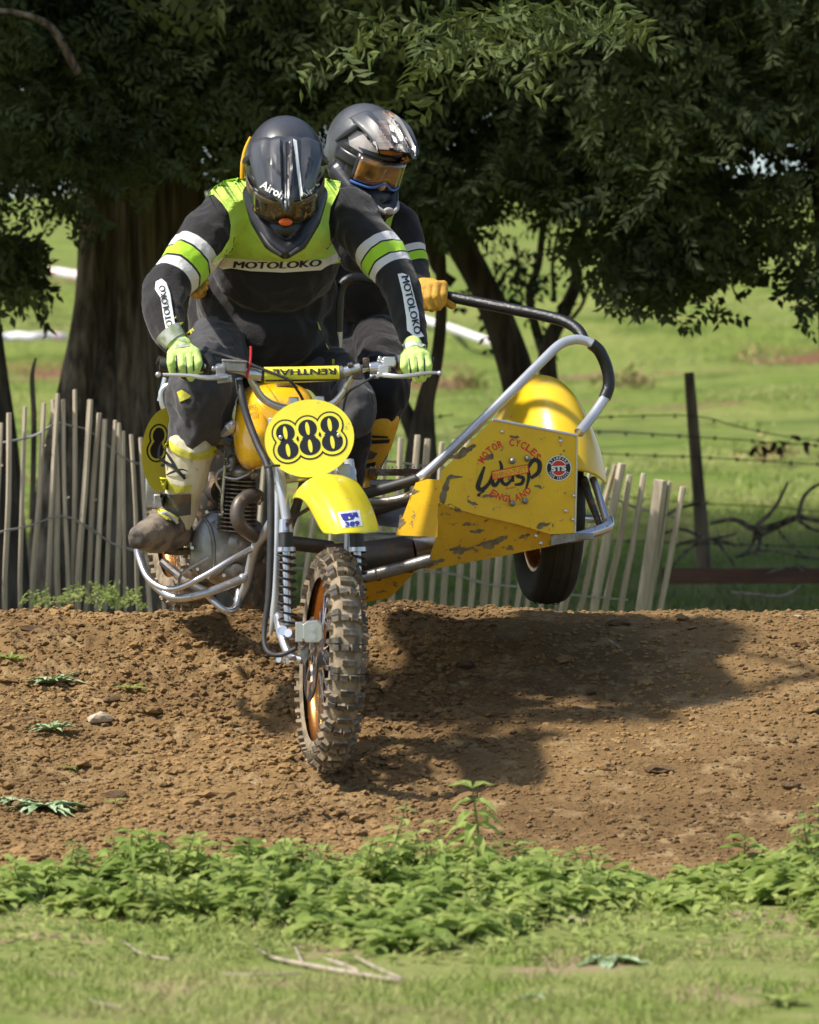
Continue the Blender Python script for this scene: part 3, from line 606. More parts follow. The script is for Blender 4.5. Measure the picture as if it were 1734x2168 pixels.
for k, (ut, vt, ub, wd) in enumerate(SL+SM+SR):
    y = fy(ub)+random.uniform(-.03, .03); a = P(ut, vt, y-.05); b = P(ub, 1278, y)
    d = (b-a); g = H1(b.x, b.y); ext = max(0, (b.z-g+.1)/max(-d.z, .1)); b = b+d*ext; r = wd*S(y)/2; mid = (a+b)/2+Vector((random.uniform(-.012, .012), 0, 0)); m2 = a+(b-a)*.25+Vector((random.uniform(-.006, .006), 0, 0)); m3 = a+(b-a)*.75+Vector((random.uniform(-.008, .008), 0, 0))
    mb = MB(); mb.tube([a, a+d*.01, m2, mid, m3, b], [r*random.uniform(.78, .9), r*random.uniform(.9, 1), r, r*random.uniform(.95, 1.08), r, r], random.choice([5, 6, 7]), sub=3, flat=random.uniform(.75, 1.))
    if k % 3 == 0:
        q = a+d*random.uniform(.2, .5); mb.tube([q, q+Vector((r*1.6, -.01, .01))], [.006, .004], 5)
    mb.build('stake', M['stake'], pf, angle=45)
for lv in ((-60, 945, 60, 928, 118, 900, 150, 900, 190, 915, 250, 960, 300, 985, 420, 990, 600, 985, 800, 975, 880, 985, 1000, 1000, 1205, 1052, 1300, 1056, 1350, 1075, 1440, 1098), (-60, 1150, 0, 1128, 60, 1115, 130, 1095, 190, 1120, 240, 1150, 285, 1165, 400, 1190, 600, 1200, 780, 1208, 900, 1212, 960, 1218, 1030, 1235, 1120, 1242, 1210, 1258, 1330, 1272)):
    for dy in (-.035, .035):
        mb = MB(); mb.tube([P(lv[i], lv[i+1]+random.uniform(-3, 3), fy(lv[i])+dy-.01) for i in range(0, len(lv), 2)], .0035, 5, sub=5); mb.build('fence_wire', M['wireg'], pf)
# ------------------------------------------------------------------ post and barbed wire
Y = 12.; bf = thing('wire_fence', 'leaning dark post with strands of barbed wire at right', 'fence', P(1490, 1190, Y))
mb = MB(); a, b = P(1460, 803, Y), P(1492, 1205, Y); b = b+(b-a)*.06; mb.tube([a, a+(b-a)*.004, a+(b-a)*.5, b], [.024, .028, .034, .042], 8, sub=3); mb.build('post', M['post'], bf, angle=50)
for kk, pts in enumerate(([(960, 905), (1060, 893), (1260, 884), (1463, 880), (1560, 903), (1650, 922), (1760, 936)], [(960, 935), (1240, 914), (1466, 925), (1560, 931), (1760, 946)], [(1240, 960), (1475, 968), (1760, 985)], [(1300, 1050), (1482, 1066), (1620, 1072), (1760, 1086)], [(1300, 1145), (1488, 1150), (1760, 1160)],
                          [(740, 905), (850, 893), (960, 878)])):
    mb = MB(); q = [P(u, v, Y-.045) for u, v in pts]; mb.tube(q, .0032, 5, sub=4)
    L = sum((q[i+1]-q[i]).length for i in range(len(q)-1)); s = .1
    for i in range(len(q)-1):
        seg = q[i+1]-q[i]; n = max(1, int(seg.length/.13))
        for j in range(n):
            p = q[i]+seg*(j+.5)/n; 
            if kk != 3:
                for sx in (-1, 1): mb.tube([p+Vector((-.008*sx, -.004, -.012)), p+Vector((.008*sx, -.006, .012))], .0028, 4)
    mb.build('barbed_wire', M['wire'], bf)
# ------------------------------------------------------------------ branches, sticks
def hgt(u, v, lo=4.6, hi=17): return ground_at(u, v, lo, hi)
def branch(name, label, cat, pts, Y, rad, m, subs=(), clamp=True):
    rad = [r*.72 for r in rad]; subs = [(s_, [q*.72 for q in r]) for s_, r in subs]
    t = thing(name, label, cat, P(pts[0][0], pts[0][1], Y))
    mb = MB(); mb.tube([P(u, v, Y) for u, v in pts], [x*S(Y) for x in rad], 8, sub=5); mb.build('limb', m, t)
    for s_, r in subs:
        mb = MB(); mb.tube([P(u, v, Y+random.uniform(-.15, .1)) for u, v in s_], [x*S(Y) for x in r], 7, sub=5); mb.build('twig', m, t)
    return t
branch('fallen_branch', 'grey fallen branch with upright forks lying in shade right of the wire fence post', 'branch', [(1505, 1108), (1555, 1100), (1600, 1120), (1650, 1108), (1690, 1095), (1760, 1110)], 10.6, (5, 7, 9, 8, 7, 6), M['bark'],
       [([(1600, 1115), (1640, 1075), (1668, 1020)], (8, 6, 4)), ([(1690, 1100), (1700, 1055), (1725, 1030), (1760, 1015)], (8, 6, 5, 3)), ([(1600, 1120), (1590, 1160), (1560, 1180)], (6, 5, 3)), ([(1690, 1100), (1720, 1120), (1770, 1130)], (6, 5, 4)), ([(1600, 1140), (1660, 1110), (1700, 1092)], (6, 6, 5)), ([(1650, 1125), (1680, 1160), (1700, 1175)], (4, 3, 2)), ([(1605, 1120), (1608, 1150), (1600, 1175)], (8, 7, 6))])
branch('fallen_branch', 'tangle of bent dead branches lying low left of the wire fence post', 'branch', [(1400, 1100), (1440, 1075), (1500, 1064)], 10.4, (6, 5, 4), M['bark'],
       [([(1420, 1205), (1450, 1170), (1490, 1143), (1520, 1150), (1560, 1205)], (4, 5, 5, 5, 3)), ([(1420, 1160), (1490, 1140), (1560, 1155)], (4, 5, 4)), ([(1380, 1140), (1440, 1120), (1500, 1140), (1560, 1130)], (4, 5, 5, 3)), ([(1560, 1180), (1620, 1165), (1700, 1180), (1760, 1185)], (3, 4, 4, 3))])
branch('dead_stick', 'pale curved stick lying on shaded grass at the right just above the mound', 'stick', [(1548, 1254), (1600, 1258), (1650, 1262), (1680, 1252), (1696, 1238)], 9.2, (3, 4, 4.5, 4, 3), M['stick'])
branch('dead_stick', 'short grey stick lying below the red brown board at far right', 'stick', [(1620, 1215), (1660, 1203), (1712, 1200)], 9.4, (3, 4, 3), M['bark'], [([(1690, 1200), (1700, 1210), (1712, 1222)], (3, 3, 2))])
mb = MB(); a, b = P(1400, 1219, 9.9), P(1790, 1219, 9.9); c = (a+b)/2; mb.box(c, ((b-a).length, .10, .075)); o = mb.build('weathered_board', M['plank'], None, bevel=.006); tag(o, 'long red brown board lying in shaded grass behind the right stakes', 'board')
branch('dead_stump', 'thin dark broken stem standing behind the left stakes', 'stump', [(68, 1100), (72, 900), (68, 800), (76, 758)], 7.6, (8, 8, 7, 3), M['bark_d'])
for u, v, lb in ((1607, 943, 'left'), (1645, 938, 'middle'), (1700, 940, 'right')):
    q = P(u, v, 11.98); b_ = np.array([q[:]]*5)+rng.normal(size=(5, 3))*.012; V, Fc = leaves(b_, rng.normal(size=(5, 3))+np.array([0, 0, -1.]), rng.normal(size=(5, 3)), .075, .035)
    o = finish('dead_leaf_bunch', V, Fc, M['brown_leaf'], None, False); tag(o, {'left': 'leftmost brown dead leaf bunch caught on the barbed wire', 'middle': 'taller brown dead leaf bunch between two others on the barbed wire', 'right': 'brown dead leaf bunch caught on the wire nearest the right frame edge'}[lb], 'dead leaves')
# ------------------------------------------------------------------ foreground and background grass, weeds
n = 62000; x = rng.uniform(-1.7, 1.7, n); y = rng.uniform(-4.9, -1.35, n); k = (rng.random(n) < .25+1.1*fbm(x*1.7, y*1.7, 3, 91)) & (fbm(x*2.2+9, y*3.2, 3, 95) < .48); x, y = x[k], y[k]
V, Fc = blades(x, y, .018+.035*rng.random(len(x))**2, .0045, .7); o = finish('short_grass', V, Fc, M['grass'], None, False, recentre=False); o['kind'] = 'stuff'; o['label'] = 'short trodden green grass in front of the weeds'
n = 14000; x = rng.uniform(-1.7, 1.7, n); y = rng.uniform(-4.9, -1.5, n); k = rng.random(n) < 2.2*np.clip(fbm(x*1.5+4, y*2.2, 3, 93)-.4, 0, 1)*2; x, y = x[k], y[k]
V, Fc = blades(x, y, .03+.05*rng.random(len(x))**2, .003, 1.6); o = finish('dry_grass', V, Fc, M['straw'], None, False, recentre=False); o['kind'] = 'stuff'; o['label'] = 'straw coloured dry grass scattered over the verge'
n = 70000; x = rng.uniform(-3.4, 3.4, n); y = 7+10.*rng.random(n)**1.2
V, Fc = blades(x, y, .035+.05*rng.random(n), .009, .5); o = finish('shaded_grass', V, Fc, M['grass'], None, False, recentre=False); o['kind'] = 'stuff'; o['label'] = 'rougher grass growing below the trees behind the fence'
n = 2600; x = rng.uniform(-2.4, 0, n); y = rng.uniform(3.6, 6.6, n)
V, Fc = blades(x, y, .10+.25*rng.random(n), .009, .3); o = finish('fence_grass', V, Fc, M['grass'], None, False, recentre=False); o['kind'] = 'stuff'; o['label'] = 'tall grass at the feet of the left stakes'
n = 40000; x = rng.uniform(-7, 7, n); y = 17+22*rng.random(n); k = fbm(x*1.2, y*.7, 3, 99) > .45; x, y = x[k], y[k]
V, Fc = blades(x, y, .03+.05*rng.random(len(x)), .015, .5); o = finish('pasture_grass', V, Fc, M['grass'], None, False, recentre=False); o['kind'] = 'stuff'; o['label'] = 'grazed tufts of grass on the sunlit hillside'
def weedplants(px, py, hh, nl=16, L=.05, W=.028, seed=0):
    Bs, Ds, Ns, Ls = [], [], [], []; mb = MB()
    for x, y, h in zip(px, py, hh):
        g = H1(x, y); lx, ly = rng.normal(0, .18, 2); top = np.array([x+lx*h, y+ly*h, g+h]); b = np.array([x, y, g]); ph = rng.random()*6.28
        mb.tube([Vector(b), Vector((b+top)/2+rng.normal(0, .008, 3)), Vector(top)], [.003, .0025, .0015], 4)
        for i in range(nl):
            t = .25+.75*(i//2)/(nl/2); a = ph+(i//2)*1.57+(i % 2)*3.14+rng.normal(0, .3); p = b+(top-b)*t
            Bs.append(p); Ds.append([math.cos(a), math.sin(a), .35*(t-.3)+rng.normal(0, .2)]); Ns.append([rng.normal(0, .25), rng.normal(0, .25), 1]); Ls.append((1.15-.65*t)*(.7+.6*rng.random()))
    Ls = np.array(Ls); V, Fc = leaves(np.array(Bs), np.array(Ds), np.array(Ns), L*Ls*1.25, W*Ls*1.25, .2, .25); return V, Fc, mb
def topv(u): return np.interp(u, [0, 60, 160, 260, 330, 480, 640, 760, 860, 960, 1100, 1250, 1340, 1420, 1500, 1600, 1680, 1734], [1855, 1835, 1800, 1765, 1775, 1800, 1790, 1810, 1790, 1800, 1800, 1820, 1880, 1905, 1850, 1810, 1780, 1765])
for nm, cnt, mt, lb in (('nettle_patch', 330, 'nettle', 'broad band of leafy green nettles along the foot of the mound'), ('weed_patch', 290, 'nettle2', 'paler low leafy weeds mixed into the nettle band')):
    px, py, hh = [], [], []
    while len(px) < cnt:
        u = random.uniform(-60, 1800); y = -1.45-2.0*random.random()**1.25; x = (u-U0)*S(y); tv = float(topv(u))+random.uniform(0, 70)*(1 if random.random() < .85 else -.3)
        ztop = ZC-(tv-4-V0)*S(y); h = ztop-H1(x, y); 
        if y < -2.0: h *= random.uniform(.4, 1.0)*max(.2, 1-(-2.0-y)*.8)
        if y < -2.0-1.5*float(vnoise(np.array([x*1.9+3]), np.array([.5]), 77)[0]): continue
        if y < -1.8 and float(vnoise(np.array([x*2.3+9]), np.array([y*2.3]), 401)[0]) < .28: continue
        if 1330 < u < 1450 and random.random() < .5: continue
        h = min(h, .22)*random.uniform(.6, 1.06)
        if h < .035: h = .035
        px.append(x); py.append(y); hh.append(h*1.12)
    hh = [h*(1.55 if (i % 13 == 3 and y > -2.0) else 1) for i, (h, y) in enumerate(zip(hh, py))]
    V, Fc, mb = weedplants(px, py, hh, 16 if mt == 'nettle' else 14, .070 if mt == 'nettle' else .05, .042 if mt == 'nettle' else .034)
    o = finish(nm, V, Fc, M[mt], None, False, recentre=False); o['kind'] = 'stuff'; o['label'] = lb
    o2 = mb.build(nm.replace('patch', 'stems'), M['stem'], None); o2['kind'] = 'stuff'; o2['label'] = 'thin green stems of the weed band'
n = 1500; u = rng.uniform(-60, 1800, n); y = rng.uniform(-3.3, -2.2, n); x = (u-U0)*(y+D)/F; k = rng.random(n) < 1.3*fbm(x*2, y*2, 3, 17); x, y = x[k], y[k]; z = H(x, y)+.006+.03*rng.random(len(x)); a = rng.random(len(x))*6.28
V, Fc = leaves(np.stack([x, y, z], 1), np.stack([np.cos(a), np.sin(a), .3*rng.normal(size=len(x))], 1), np.stack([rng.normal(0, .3, len(x)), rng.normal(0, .3, len(x)), np.ones(len(x))], 1), .035, .022)
o = finish('clover_patch', V, Fc, M['nettle2'], None, False, recentre=False); o['kind'] = 'stuff'; o['label'] = 'low rounded leaves creeping into the verge grass'
# tall nettle
def leafplant(name, label, cat, base, top, pairs, L, W, m='nettle', lead=0):
    t = thing(name, label, cat, base); mb = MB(); mid = (base+top)/2+Vector((.01, 0, .0)); mb.tube([base, mid, top], [.004, .0035, .002], 6, sub=4); mb.build('stem', M['stem'], t)
    for i in range(pairs):
        f = (i+1)/pairs; p = base+(top-base)*(.3+.7*f); a0 = i*1.3+.4
        for s in (0, 1, .5, 1.5)[:3 if pairs > 5 else 2]:
            a = a0+s*math.pi; sc = 1.1-.45*f
            V, Fc = leaves(np.array([p[:]]), np.array([[math.cos(a), math.sin(a)*.6, .45 if f > .9 else -.05]]), np.array([[0, -.25, 1.]]), L*sc, W*sc, .25, .45)
            finish('leaf', V, Fc, M[m], t, False)
    return t
for (ub, vb, ut, vt, pr, L, nm) in ((1010, 1850, 1000, 1668, 6, .085, 'tall nettle standing above the weed band right of the front tyre'), (1110, 1900, 1090, 1790, 3, .06, 'short nettle shoot just right of the tall nettle'), (930, 1870, 925, 1745, 3, .055, 'young nettle shoot just left of the tall nettle'), (1245, 1900, 1250, 1800, 3, .055, 'nettle shoot reaching over the dirt right of centre'), (250, 1850, 280, 1765, 3, .07, 'bushy nettle top above the weed band at left'), (1700, 1860, 1715, 1760, 4, .075, 'nettle top at the right frame edge')):
    y = -1.7; a = P(ub, vb, y); a.z = H1(a.x, a.y); b = P(ut, vt, y-.02); leafplant('nettle', nm, 'nettle', a, b, pr, L*1.2, L*.46)
# thistles and tufts on the dirt
def rosette(name, label, cat, u, v, nl, L, W, m, up=.35, sc=(1, 1)):
    p = ground_at(u, v); t = thing(name, label, cat, p)
    for i in range(nl):
        a = i*2.4+random.random(); l = L*random.uniform(.55, 1.1); d = Vector((math.cos(a)*sc[0], math.sin(a)*sc[1], up*random.uniform(.3, 1.3))).normalized(); s = d.cross(Vector((0, 0, 1))).normalized(); nn = s.cross(d); mb = MB(); pts = []; K = 7
        rows = []
        for k in range(K+1):
            f = k/K; c = p+d*l*f-nn*l*f*f*.3+Vector((0, 0, .004)); ww = W*(.25+.9*math.sin(math.pi*min(f*1.05, 1)))*(1.0 if k % 2 else .45)*(1-f*.5); rows.append([c-s*ww+nn*ww*.5, c, c+s*ww+nn*ww*.5])
        mb.grid(rows); o = mb.build('leaf', M[m], t, smooth=False)
    return t
rosette('thistle', 'spiny grey green thistle rosette on the dirt above the weeds at far left', 'thistle', 95, 1712, 20, .150, .024, 'thistle', .25)
rosette('thistle', 'smaller dark thistle rosette at the frame edge left of the big rosette', 'thistle', 28, 1700, 12, .10, .016, 'thistle', .3)
rosette('thistle', 'upper of the two thistles climbing the left slope near the crest', 'thistle', 105, 1450, 20, .135, .017, 'thistle', .5)
rosette('thistle', 'small thistle with upright leaves midway down the left slope', 'thistle', 110, 1548, 16, .10, .014, 'thistle', .6)
rosette('weed', 'small green sprig alone on the dirt left of the engine', 'weed', 275, 1462, 12, .07, .011, 'nettle2', .5)
rosette('weed', 'tiny green sprig on the dirt below the pale stone', 'weed', 150, 1632, 8, .04, .008, 'nettle2', .5)
rosette('weed', 'green tuft on the left frame edge near the crest', 'weed', 20, 1400, 14, .09, .011, 'nettle2', .6)
rosette('weed', 'faint green tuft just above the nettle band near centre left', 'weed', 245, 1700, 8, .04, .007, 'nettle2', .5)
rosette('thistle', 'flat dull green thistle in the foreground grass right of centre', 'thistle', 1290, 2040, 14, .12, .022, 'thistle', .25)
rosette('thistle', 'small pale thistle in the foreground grass at bottom centre right', 'thistle', 1130, 2115, 8, .04, .010, 'thistle', .4)
rosette('thistle', 'leafy clump in the foreground grass at the bottom right corner', 'thistle', 1650, 2130, 14, .08, .016, 'nettle2', .5)
for nm, (u, v) in (('bushy green weed at the feet of the left stakes', (205, 1262)), ('lower green weed at the foot of the stakes beside the bike', (260, 1275)), ('small weed at the foot of the far left stakes', (100, 1275))):
    y = 4.9; p = P(u, v, y); V, Fc = sprays(np.array(p[:])+rng.normal(size=(16, 3))*np.array([.06, .06, .015]), 9, .026, .010, .06, -.5); o = finish('weed_bush', V, Fc, M['nettle2'], None, False); tag(o, nm, 'weed')
def gstick(label, pts, rad, subs=()):
    q = [ground_at(u, v) + Vector((0, 0, .012)) for u, v in pts]; t = thing('dead_stick', label, 'stick', q[0]); mb = MB(); mb.tube(q, list(rad), 7, sub=4); mb.build('limb', M['stick'], t)
    for s_, r in subs:
        mb = MB(); mb.tube([ground_at(u, v)+Vector((0, 0, .016)) for u, v in s_], list(r), 6, sub=4); mb.build('twig', M['stick'], t)
gstick('long pale forked stick lying across the grass at bottom centre', [(540, 2010), (570, 2035), (640, 2052), (740, 2070), (850, 2088)], (.0025, .004, .005, .006, .004), [([(640, 2052), (625, 2020)], (.004, .002)), ([(850, 2088), (790, 2060), (745, 2035)], (.004, .0035, .002)), ([(760, 2072), (720, 2055), (690, 2045)], (.004, .005, .003)), ([(470, 2078), (560, 2080), (640, 2075)], (.002, .0025, .002))])
gstick('short grey stick lying at the foot of the weeds right of centre', [(1170, 1948), (1210, 1955), (1240, 1962)], (.005, .006, .004))
gstick('thin twig lying in the verge grass left of centre', [(260, 2002), (300, 2030), (360, 2042)], (.002, .0025, .002))
gstick('thin straw stalk lying near the bottom left corner', [(190, 2130), (230, 2140), (260, 2146)], (.002, .003, .002))
gstick('small splinter of wood on the shadowed slope right of the tyre', [(1288, 1362), (1300, 1370), (1310, 1378)], (.003, .004, .003))
# ------------------------------------------------------------------ sidecar motorcycle
BK = thing('sidecar_motorcycle', 'yellow racing sidecar motorcycle number 888 leaping the dirt crest', 'sidecar motorcycle', P(705, 1640, 0))
def frameM(c, yaw, lean):     # local X = axle; lean about the heading
    return Matrix.Translation(c) @ Matrix.Rotation(math.radians(yaw), 4, 'Z') @ Matrix.Rotation(math.radians(lean), 4, 'Y')
def tyre_knobby(mb, Mx, R, w, nk, seed=0):
    h = .017; r = random.Random(seed); c = R-h
    prof = []
    for k in range(15):
        a = math.radians(-118+236*k/14); prof.append((w*.47*math.sin(a), c-w*.50+w*.50*math.cos(a)))
    mb.mi = 1; mb.lathe(prof, Mx, 80)
    def knob(th, ax, lw, ll, hh=h):
        # ax: angle across the section
        a = math.radians(ax); cx = w*.47*math.sin(a); cr = c-w*.50+w*.50*math.cos(a); out = Vector((math.sin(a), 0, 0)); 
        def pt(dx, dt, dh):
            aa = a+dx/(w*.5); x = w*.47*math.sin(aa)+dh*math.sin(aa); rr = c-w*.50+w*.50*math.cos(aa)+dh*math.cos(aa); t = th+dt/R; return Mx @ Vector((x, rr*math.cos(t), rr*math.sin(t)))
        vs_ = []
        for dh, s in ((-.004, 1.08), (hh, .86)):
            for sx, st in ((-1, -1), (1, -1), (1, 1), (-1, 1)): vs_.append(pt(sx*lw/2*s, st*ll/2*s, dh))
        b = len(mb.v); mb.v += vs_; 
        for f in [(0, 1, 5, 4), (1, 2, 6, 5), (2, 3, 7, 6), (3, 0, 4, 7)]: mb.f.append([i+b for i in f]); mb.m.append(1)
        mb.f.append([b+4, b+5, b+6, b+7]); mb.m.append(0)
    for k in range(nk):
        th = 2*math.pi*k/nk; h2 = math.pi/nk
        if k % 2: knob(th, 0, .040, .020)
        else:
            knob(th, -14, .021, .021); knob(th, 14, .021, .021)
        for s in (-1, 1):
            knob(th+h2*(1 if k % 2 else 0), 42*s, .022, .021, h*.95); knob(th+h2*.9, 72*s, .018, .017, h*.9)
def spokes(parent, Mx, R, hubr, n, m, w=.03):
    for k in range(n):
        a = 2*math.pi*k/n; s = 1 if k % 2 else -1; b = a+(.55 if (k//2) % 2 else -.55); mb = MB()
        mb.cyl(Mx @ Vector((s*w, hubr*math.cos(b), hubr*math.sin(b))), Mx @ Vector((s*.006, R*math.cos(a), R*math.sin(a))), .0019, 5)
        mb.build('spoke', m, parent)
def rimof(parent, Mx, R, w, m, name='rim'):
    mb = MB(); pr = [(-w/2, R), (-w/2-.002, R+.012), (-w/2+.006, R+.013), (-w/2+.006, R-.004), (-w*.28, R-.012), (0, R-.018), (w*.28, R-.012), (w/2-.006, R-.004), (w/2-.006, R+.013), (w/2+.002, R+.012), (w/2, R),
        (w/2-.004, R-.010), (w*.28, R-.019), (0, R-.024), (-w*.28, R-.019), (-w/2+.004, R-.010)]
    mb.lathe(pr, Mx, 72, close=True); return mb.build(name, m, parent, angle=50)
# front wheel
cF = P(700, 1397, 0.0); MF = frameM(cF, 10.5, 2.6) @ Matrix.Rotation(math.radians(0), 4, 'X')
fw = bpy.data.objects.new('front_wheel', None); fw.location = cF; fw.empty_display_size = .1; WLOC[fw.name] = cF.copy(); link(fw, BK); WLOC['front_wheel'] = cF.copy()
mb = MB(); tyre_knobby(mb, MF, .341, .105, 46); tyreF = mb.build('tyre', [M['knob'], M['knobside']], fw, angle=30)
rimof(fw, MF, .262, .058, M['gold']); spokes(fw, MF, .248, .035, 36, M['steel'], .03)
mb = MB(); mb.lathe([(-.055, .012), (-.055, .034), (-.04, .036), (-.035, .024), (.035, .024), (.04, .036), (.055, .034), (.055, .012)], MF, 24); mb.build('hub', M['alloy'], fw)
mb = MB(); mb.lathe([(-.062, .075), (-.062, .128), (-.057, .128), (-.057, .075)], MF, 48, close=True); mb.build('brake_disc', M['darkmetal'], fw, angle=40)
mb = MB()
for k in range(5):
    a = k*1.2566; mb.tube([MF @ Vector((-.058, .03*math.cos(a), .03*math.sin(a))), MF @ Vector((-.060, .085*math.cos(a+.3), .085*math.sin(a+.3)))], [.008, .006], 6)
mb.build('disc_carrier', M['alloy'], fw)
# rear wheel
cR = P(398, 1088, 1.45); MR = frameM(cR, 17, 3)
rw = bpy.data.objects.new('rear_wheel', None); rw.location = cR; WLOC['rear_wheel'] = cR.copy(); link(rw, BK)
mb = MB(); tyre_knobby(mb, MR, .325, .13, 40); mb.build('tyre', [M['knob'], M['knobside']], rw, angle=30)
rimof(rw, MR, .232, .07, M['gold']); spokes(rw, MR, .22, .045, 24, M['steel'])
# sidecar wheel
cS = P(1160, 1087, 1.25); MS = frameM(cS, 11, 1)
sw = bpy.data.objects.new('sidecar_wheel', None); sw.location = cS; WLOC['sidecar_wheel'] = cS.copy(); link(sw, BK)
R = .296; w_ = .135; mb = MB(); mb.lathe([(w_*a, R*r) for a, r in ((-.34, .64), (-.42, .70), (-.475, .78), (-.49, .86), (-.46, .925), (-.38, .965), (-.2, .99), (0, 1.), (.2, .99), (.38, .965), (.46, .925), (.49, .86), (.475, .78), (.42, .70), (.34, .64))], MS, 72); mb.build('tyre', M['slick'], sw, angle=60)
mb = MB()
for x_ in (-.028, 0, .028): mb.lathe([(x_-.003, R*1.0015), (x_-.002, R*1.004), (x_+.002, R*1.004), (x_+.003, R*1.0015)], MS, 60)
mb.build('tread_rib', M['slick'], sw)
rimof(sw, MS, R*.62, .09, M['gold']); spokes(sw, MS, R*.6, .04, 20, M['steel'], .035)
mb = MB(); mb.lathe([(-.05, .01), (-.05, .04), (.05, .04), (.05, .01)], MS, 20); mb.build('hub', M['alloy'], sw)
# --- forks and shocks (both sides of the front wheel)
def part(name, m, fn, label=None, **k):
    mb = MB(); fn(mb); return mb.build(name, m, BK, label=label, **k)
def T(name, pts, rpx, m, sub=5, n=12, parent=None, label=None, **k):
    mb = MB(); ymean = sum(p[2] for p in pts)/len(pts)
    mb.tube(PP(pts), [x*S(ymean) for x in rpx] if isinstance(rpx, (list, tuple)) else rpx*S(ymean), n, sub=sub); return mb.build(name, m, parent or BK, label=label, **k)
for side in (0, 1):
    dx, dy = (0, 0) if side == 0 else (150, .06)       # the far fork leg stands on the other side of the wheel
    y0 = .06+dy
    leg = T('fork_tube', [(588+dx, 975, y0+.10), (600+dx, 1055, y0+.06), (607+dx, 1105, y0+.04)], [11, 11, 10], M['silver'], 3, 20)
    T('fork_collar', [(604+dx, 1100, y0+.035), (605+dx, 1128, y0+.03)], [13, 16], M['steel'], 0, 20, label='bright collar under the fork tube')
    T('shock_body', [(605+dx, 1126, y0+.03), (606+dx, 1160, y0+.02)], [15.5, 15.5], M['dark'], 0, 20)
    sh = T('shock_damper', [(606+dx, 1160, y0+.02), (609+dx, 1318, y0-.01)], [9, 8], M['steel'], 0, 16)
    mb = MB(); pts = []; turns = 9.0; a, b = P(606+dx, 1168, y0+.02), P(609+dx, 1322, y0-.01); ax = (b-a)
    for k in range(int(turns*14)+1):
        f = k/(turns*14); ff = f**.88 if True else f; an = 2*math.pi*k/14; pts.append(a+ax*(f**1.12)+Vector((math.cos(an), math.sin(an), 0))*(.0265))
    mb.tube(pts, .0036, 7); mb.build('shock_spring', M['dark'], BK)
    T('spring_cap', [(605.5+dx, 1158, y0+.02), (605.7+dx, 1167, y0+.02)], [19.5, 20.5], M['steel'], 0, 24)
    T('spring_seat', [(609+dx, 1318, y0-.01), (609+dx, 1326, y0-.012)], [19, 17], M['steel'], 0, 24)
    T('fork_stay', [(590+dx, 990, y0+.13), (586+dx, 1150, y0+.10), (580+dx, 1290, y0+.09), (573+dx, 1345, y0+.10)], [9, 8, 8, 3.5], M['silver'], 4, 12)
    T('leading_link', [(588+dx, 1290, y0+.12), (596+dx, 1338, y0+.03), (614+dx, 1386, y0-.02), (640+dx*.9, 1398, y0-.04)], [11, 12, 11, 9], M['steel'], 4, 12)
    [part('link_bolt', M['steel'], lambda mb: mb.cyl(P(a+dx, b, y0+c), P(d+dx, e, y0+g), r, 10)) for a, b, c, d, e, g, r in ((598, 1335, -.06, 612, 1345, .02, .016), (590, 1396, -.07, 618, 1402, -.02, .010), (610, 1340, -.07, 626, 1348, -.02, .013))]
# brake caliper
part('brake_caliper', M['steel'], lambda mb: (mb.plate(PP([(641, 1322, -.13), (650, 1315, -.13), (672, 1313, -.13), (683, 1322, -.13), (684, 1352, -.13), (676, 1361, -.13), (648, 1361, -.13), (641, 1352, -.13)]), (.0, .07, 0)),
    mb.box(P(634, 1338, -.09), (.024, .06, .060)), mb.cyl(P(640, 1362, -.10), P(640, 1372, -.08), .012, 10)), bevel=.003, smooth=False)
part('caliper_cap', M['steel'], lambda mb: (mb.cyl(P(662, 1330, -.134), P(662, 1330, -.12), .010, 8), mb.cyl(P(662, 1348, -.134), P(662, 1348, -.12), .010, 8)), smooth=False)
part('caliper_bracket', M['alloy'], lambda mb: mb.plate(PP([(630, 1368, -.09), (655, 1368, -.09), (652, 1395, -.09), (645, 1411, -.09), (636, 1390, -.09)]), (0, .02, 0)), bevel=.002, smooth=False)
part('caliper_bolt', M['steel'], lambda mb: [mb.cyl(P(600, 1398, -.08), P(626, 1394, -.06), .008, 6), mb.cyl(P(606, 1402, -.10), P(612, 1401, -.10), .012, 6)], smooth=False)
T('brake_hose', [(506, 806, .20), (512, 840, .18), (524, 885, .16), (545, 940, .12), (566, 985, .08), (573, 1030, .05), (573, 1150, .02), (569, 1260, .0), (561, 1320, -.01), (560, 1362, -.03), (572, 1384, -.05), (598, 1386, -.06), (628, 1372, -.08)], [7, 8, 8, 8, 8, 8, 8, 7, 6, 5.5, 5.5, 5, 5], M['dark'], 6, 12)
T('hose_sleeve', [(505, 802, .205), (508, 832, .19)], [7.5, 6.5], M['silver'], 0, 14)
part('hose_clip', M['dark'], lambda mb: mb.tube(PP([(560, 990, .04), (575, 986, .03), (592, 986, .05)]), .004, 6, sub=3))
# --- yokes, headstock
part('lower_yoke', M['steel'], lambda mb: (mb.tube(PP([(590, 1010, .2), (650, 1004, .16), (745, 1000, .26)]), .022, 10, sub=3)), smooth=True)
part('headstock', M['silver'], lambda mb: mb.cyl(P(655, 1000, .30), P(660, 860, .42), .034, 20))
[part('plate_bracket', M['silver'], lambda mb: mb.box(P(a, b, c), d), bevel=.004) for a, b, c, d in ((578, 902, .19, (.028, .05, .05)), (728, 1003, .2, (.04, .05, .06)), (583, 1000, .17, (.035, .06, .07)))]
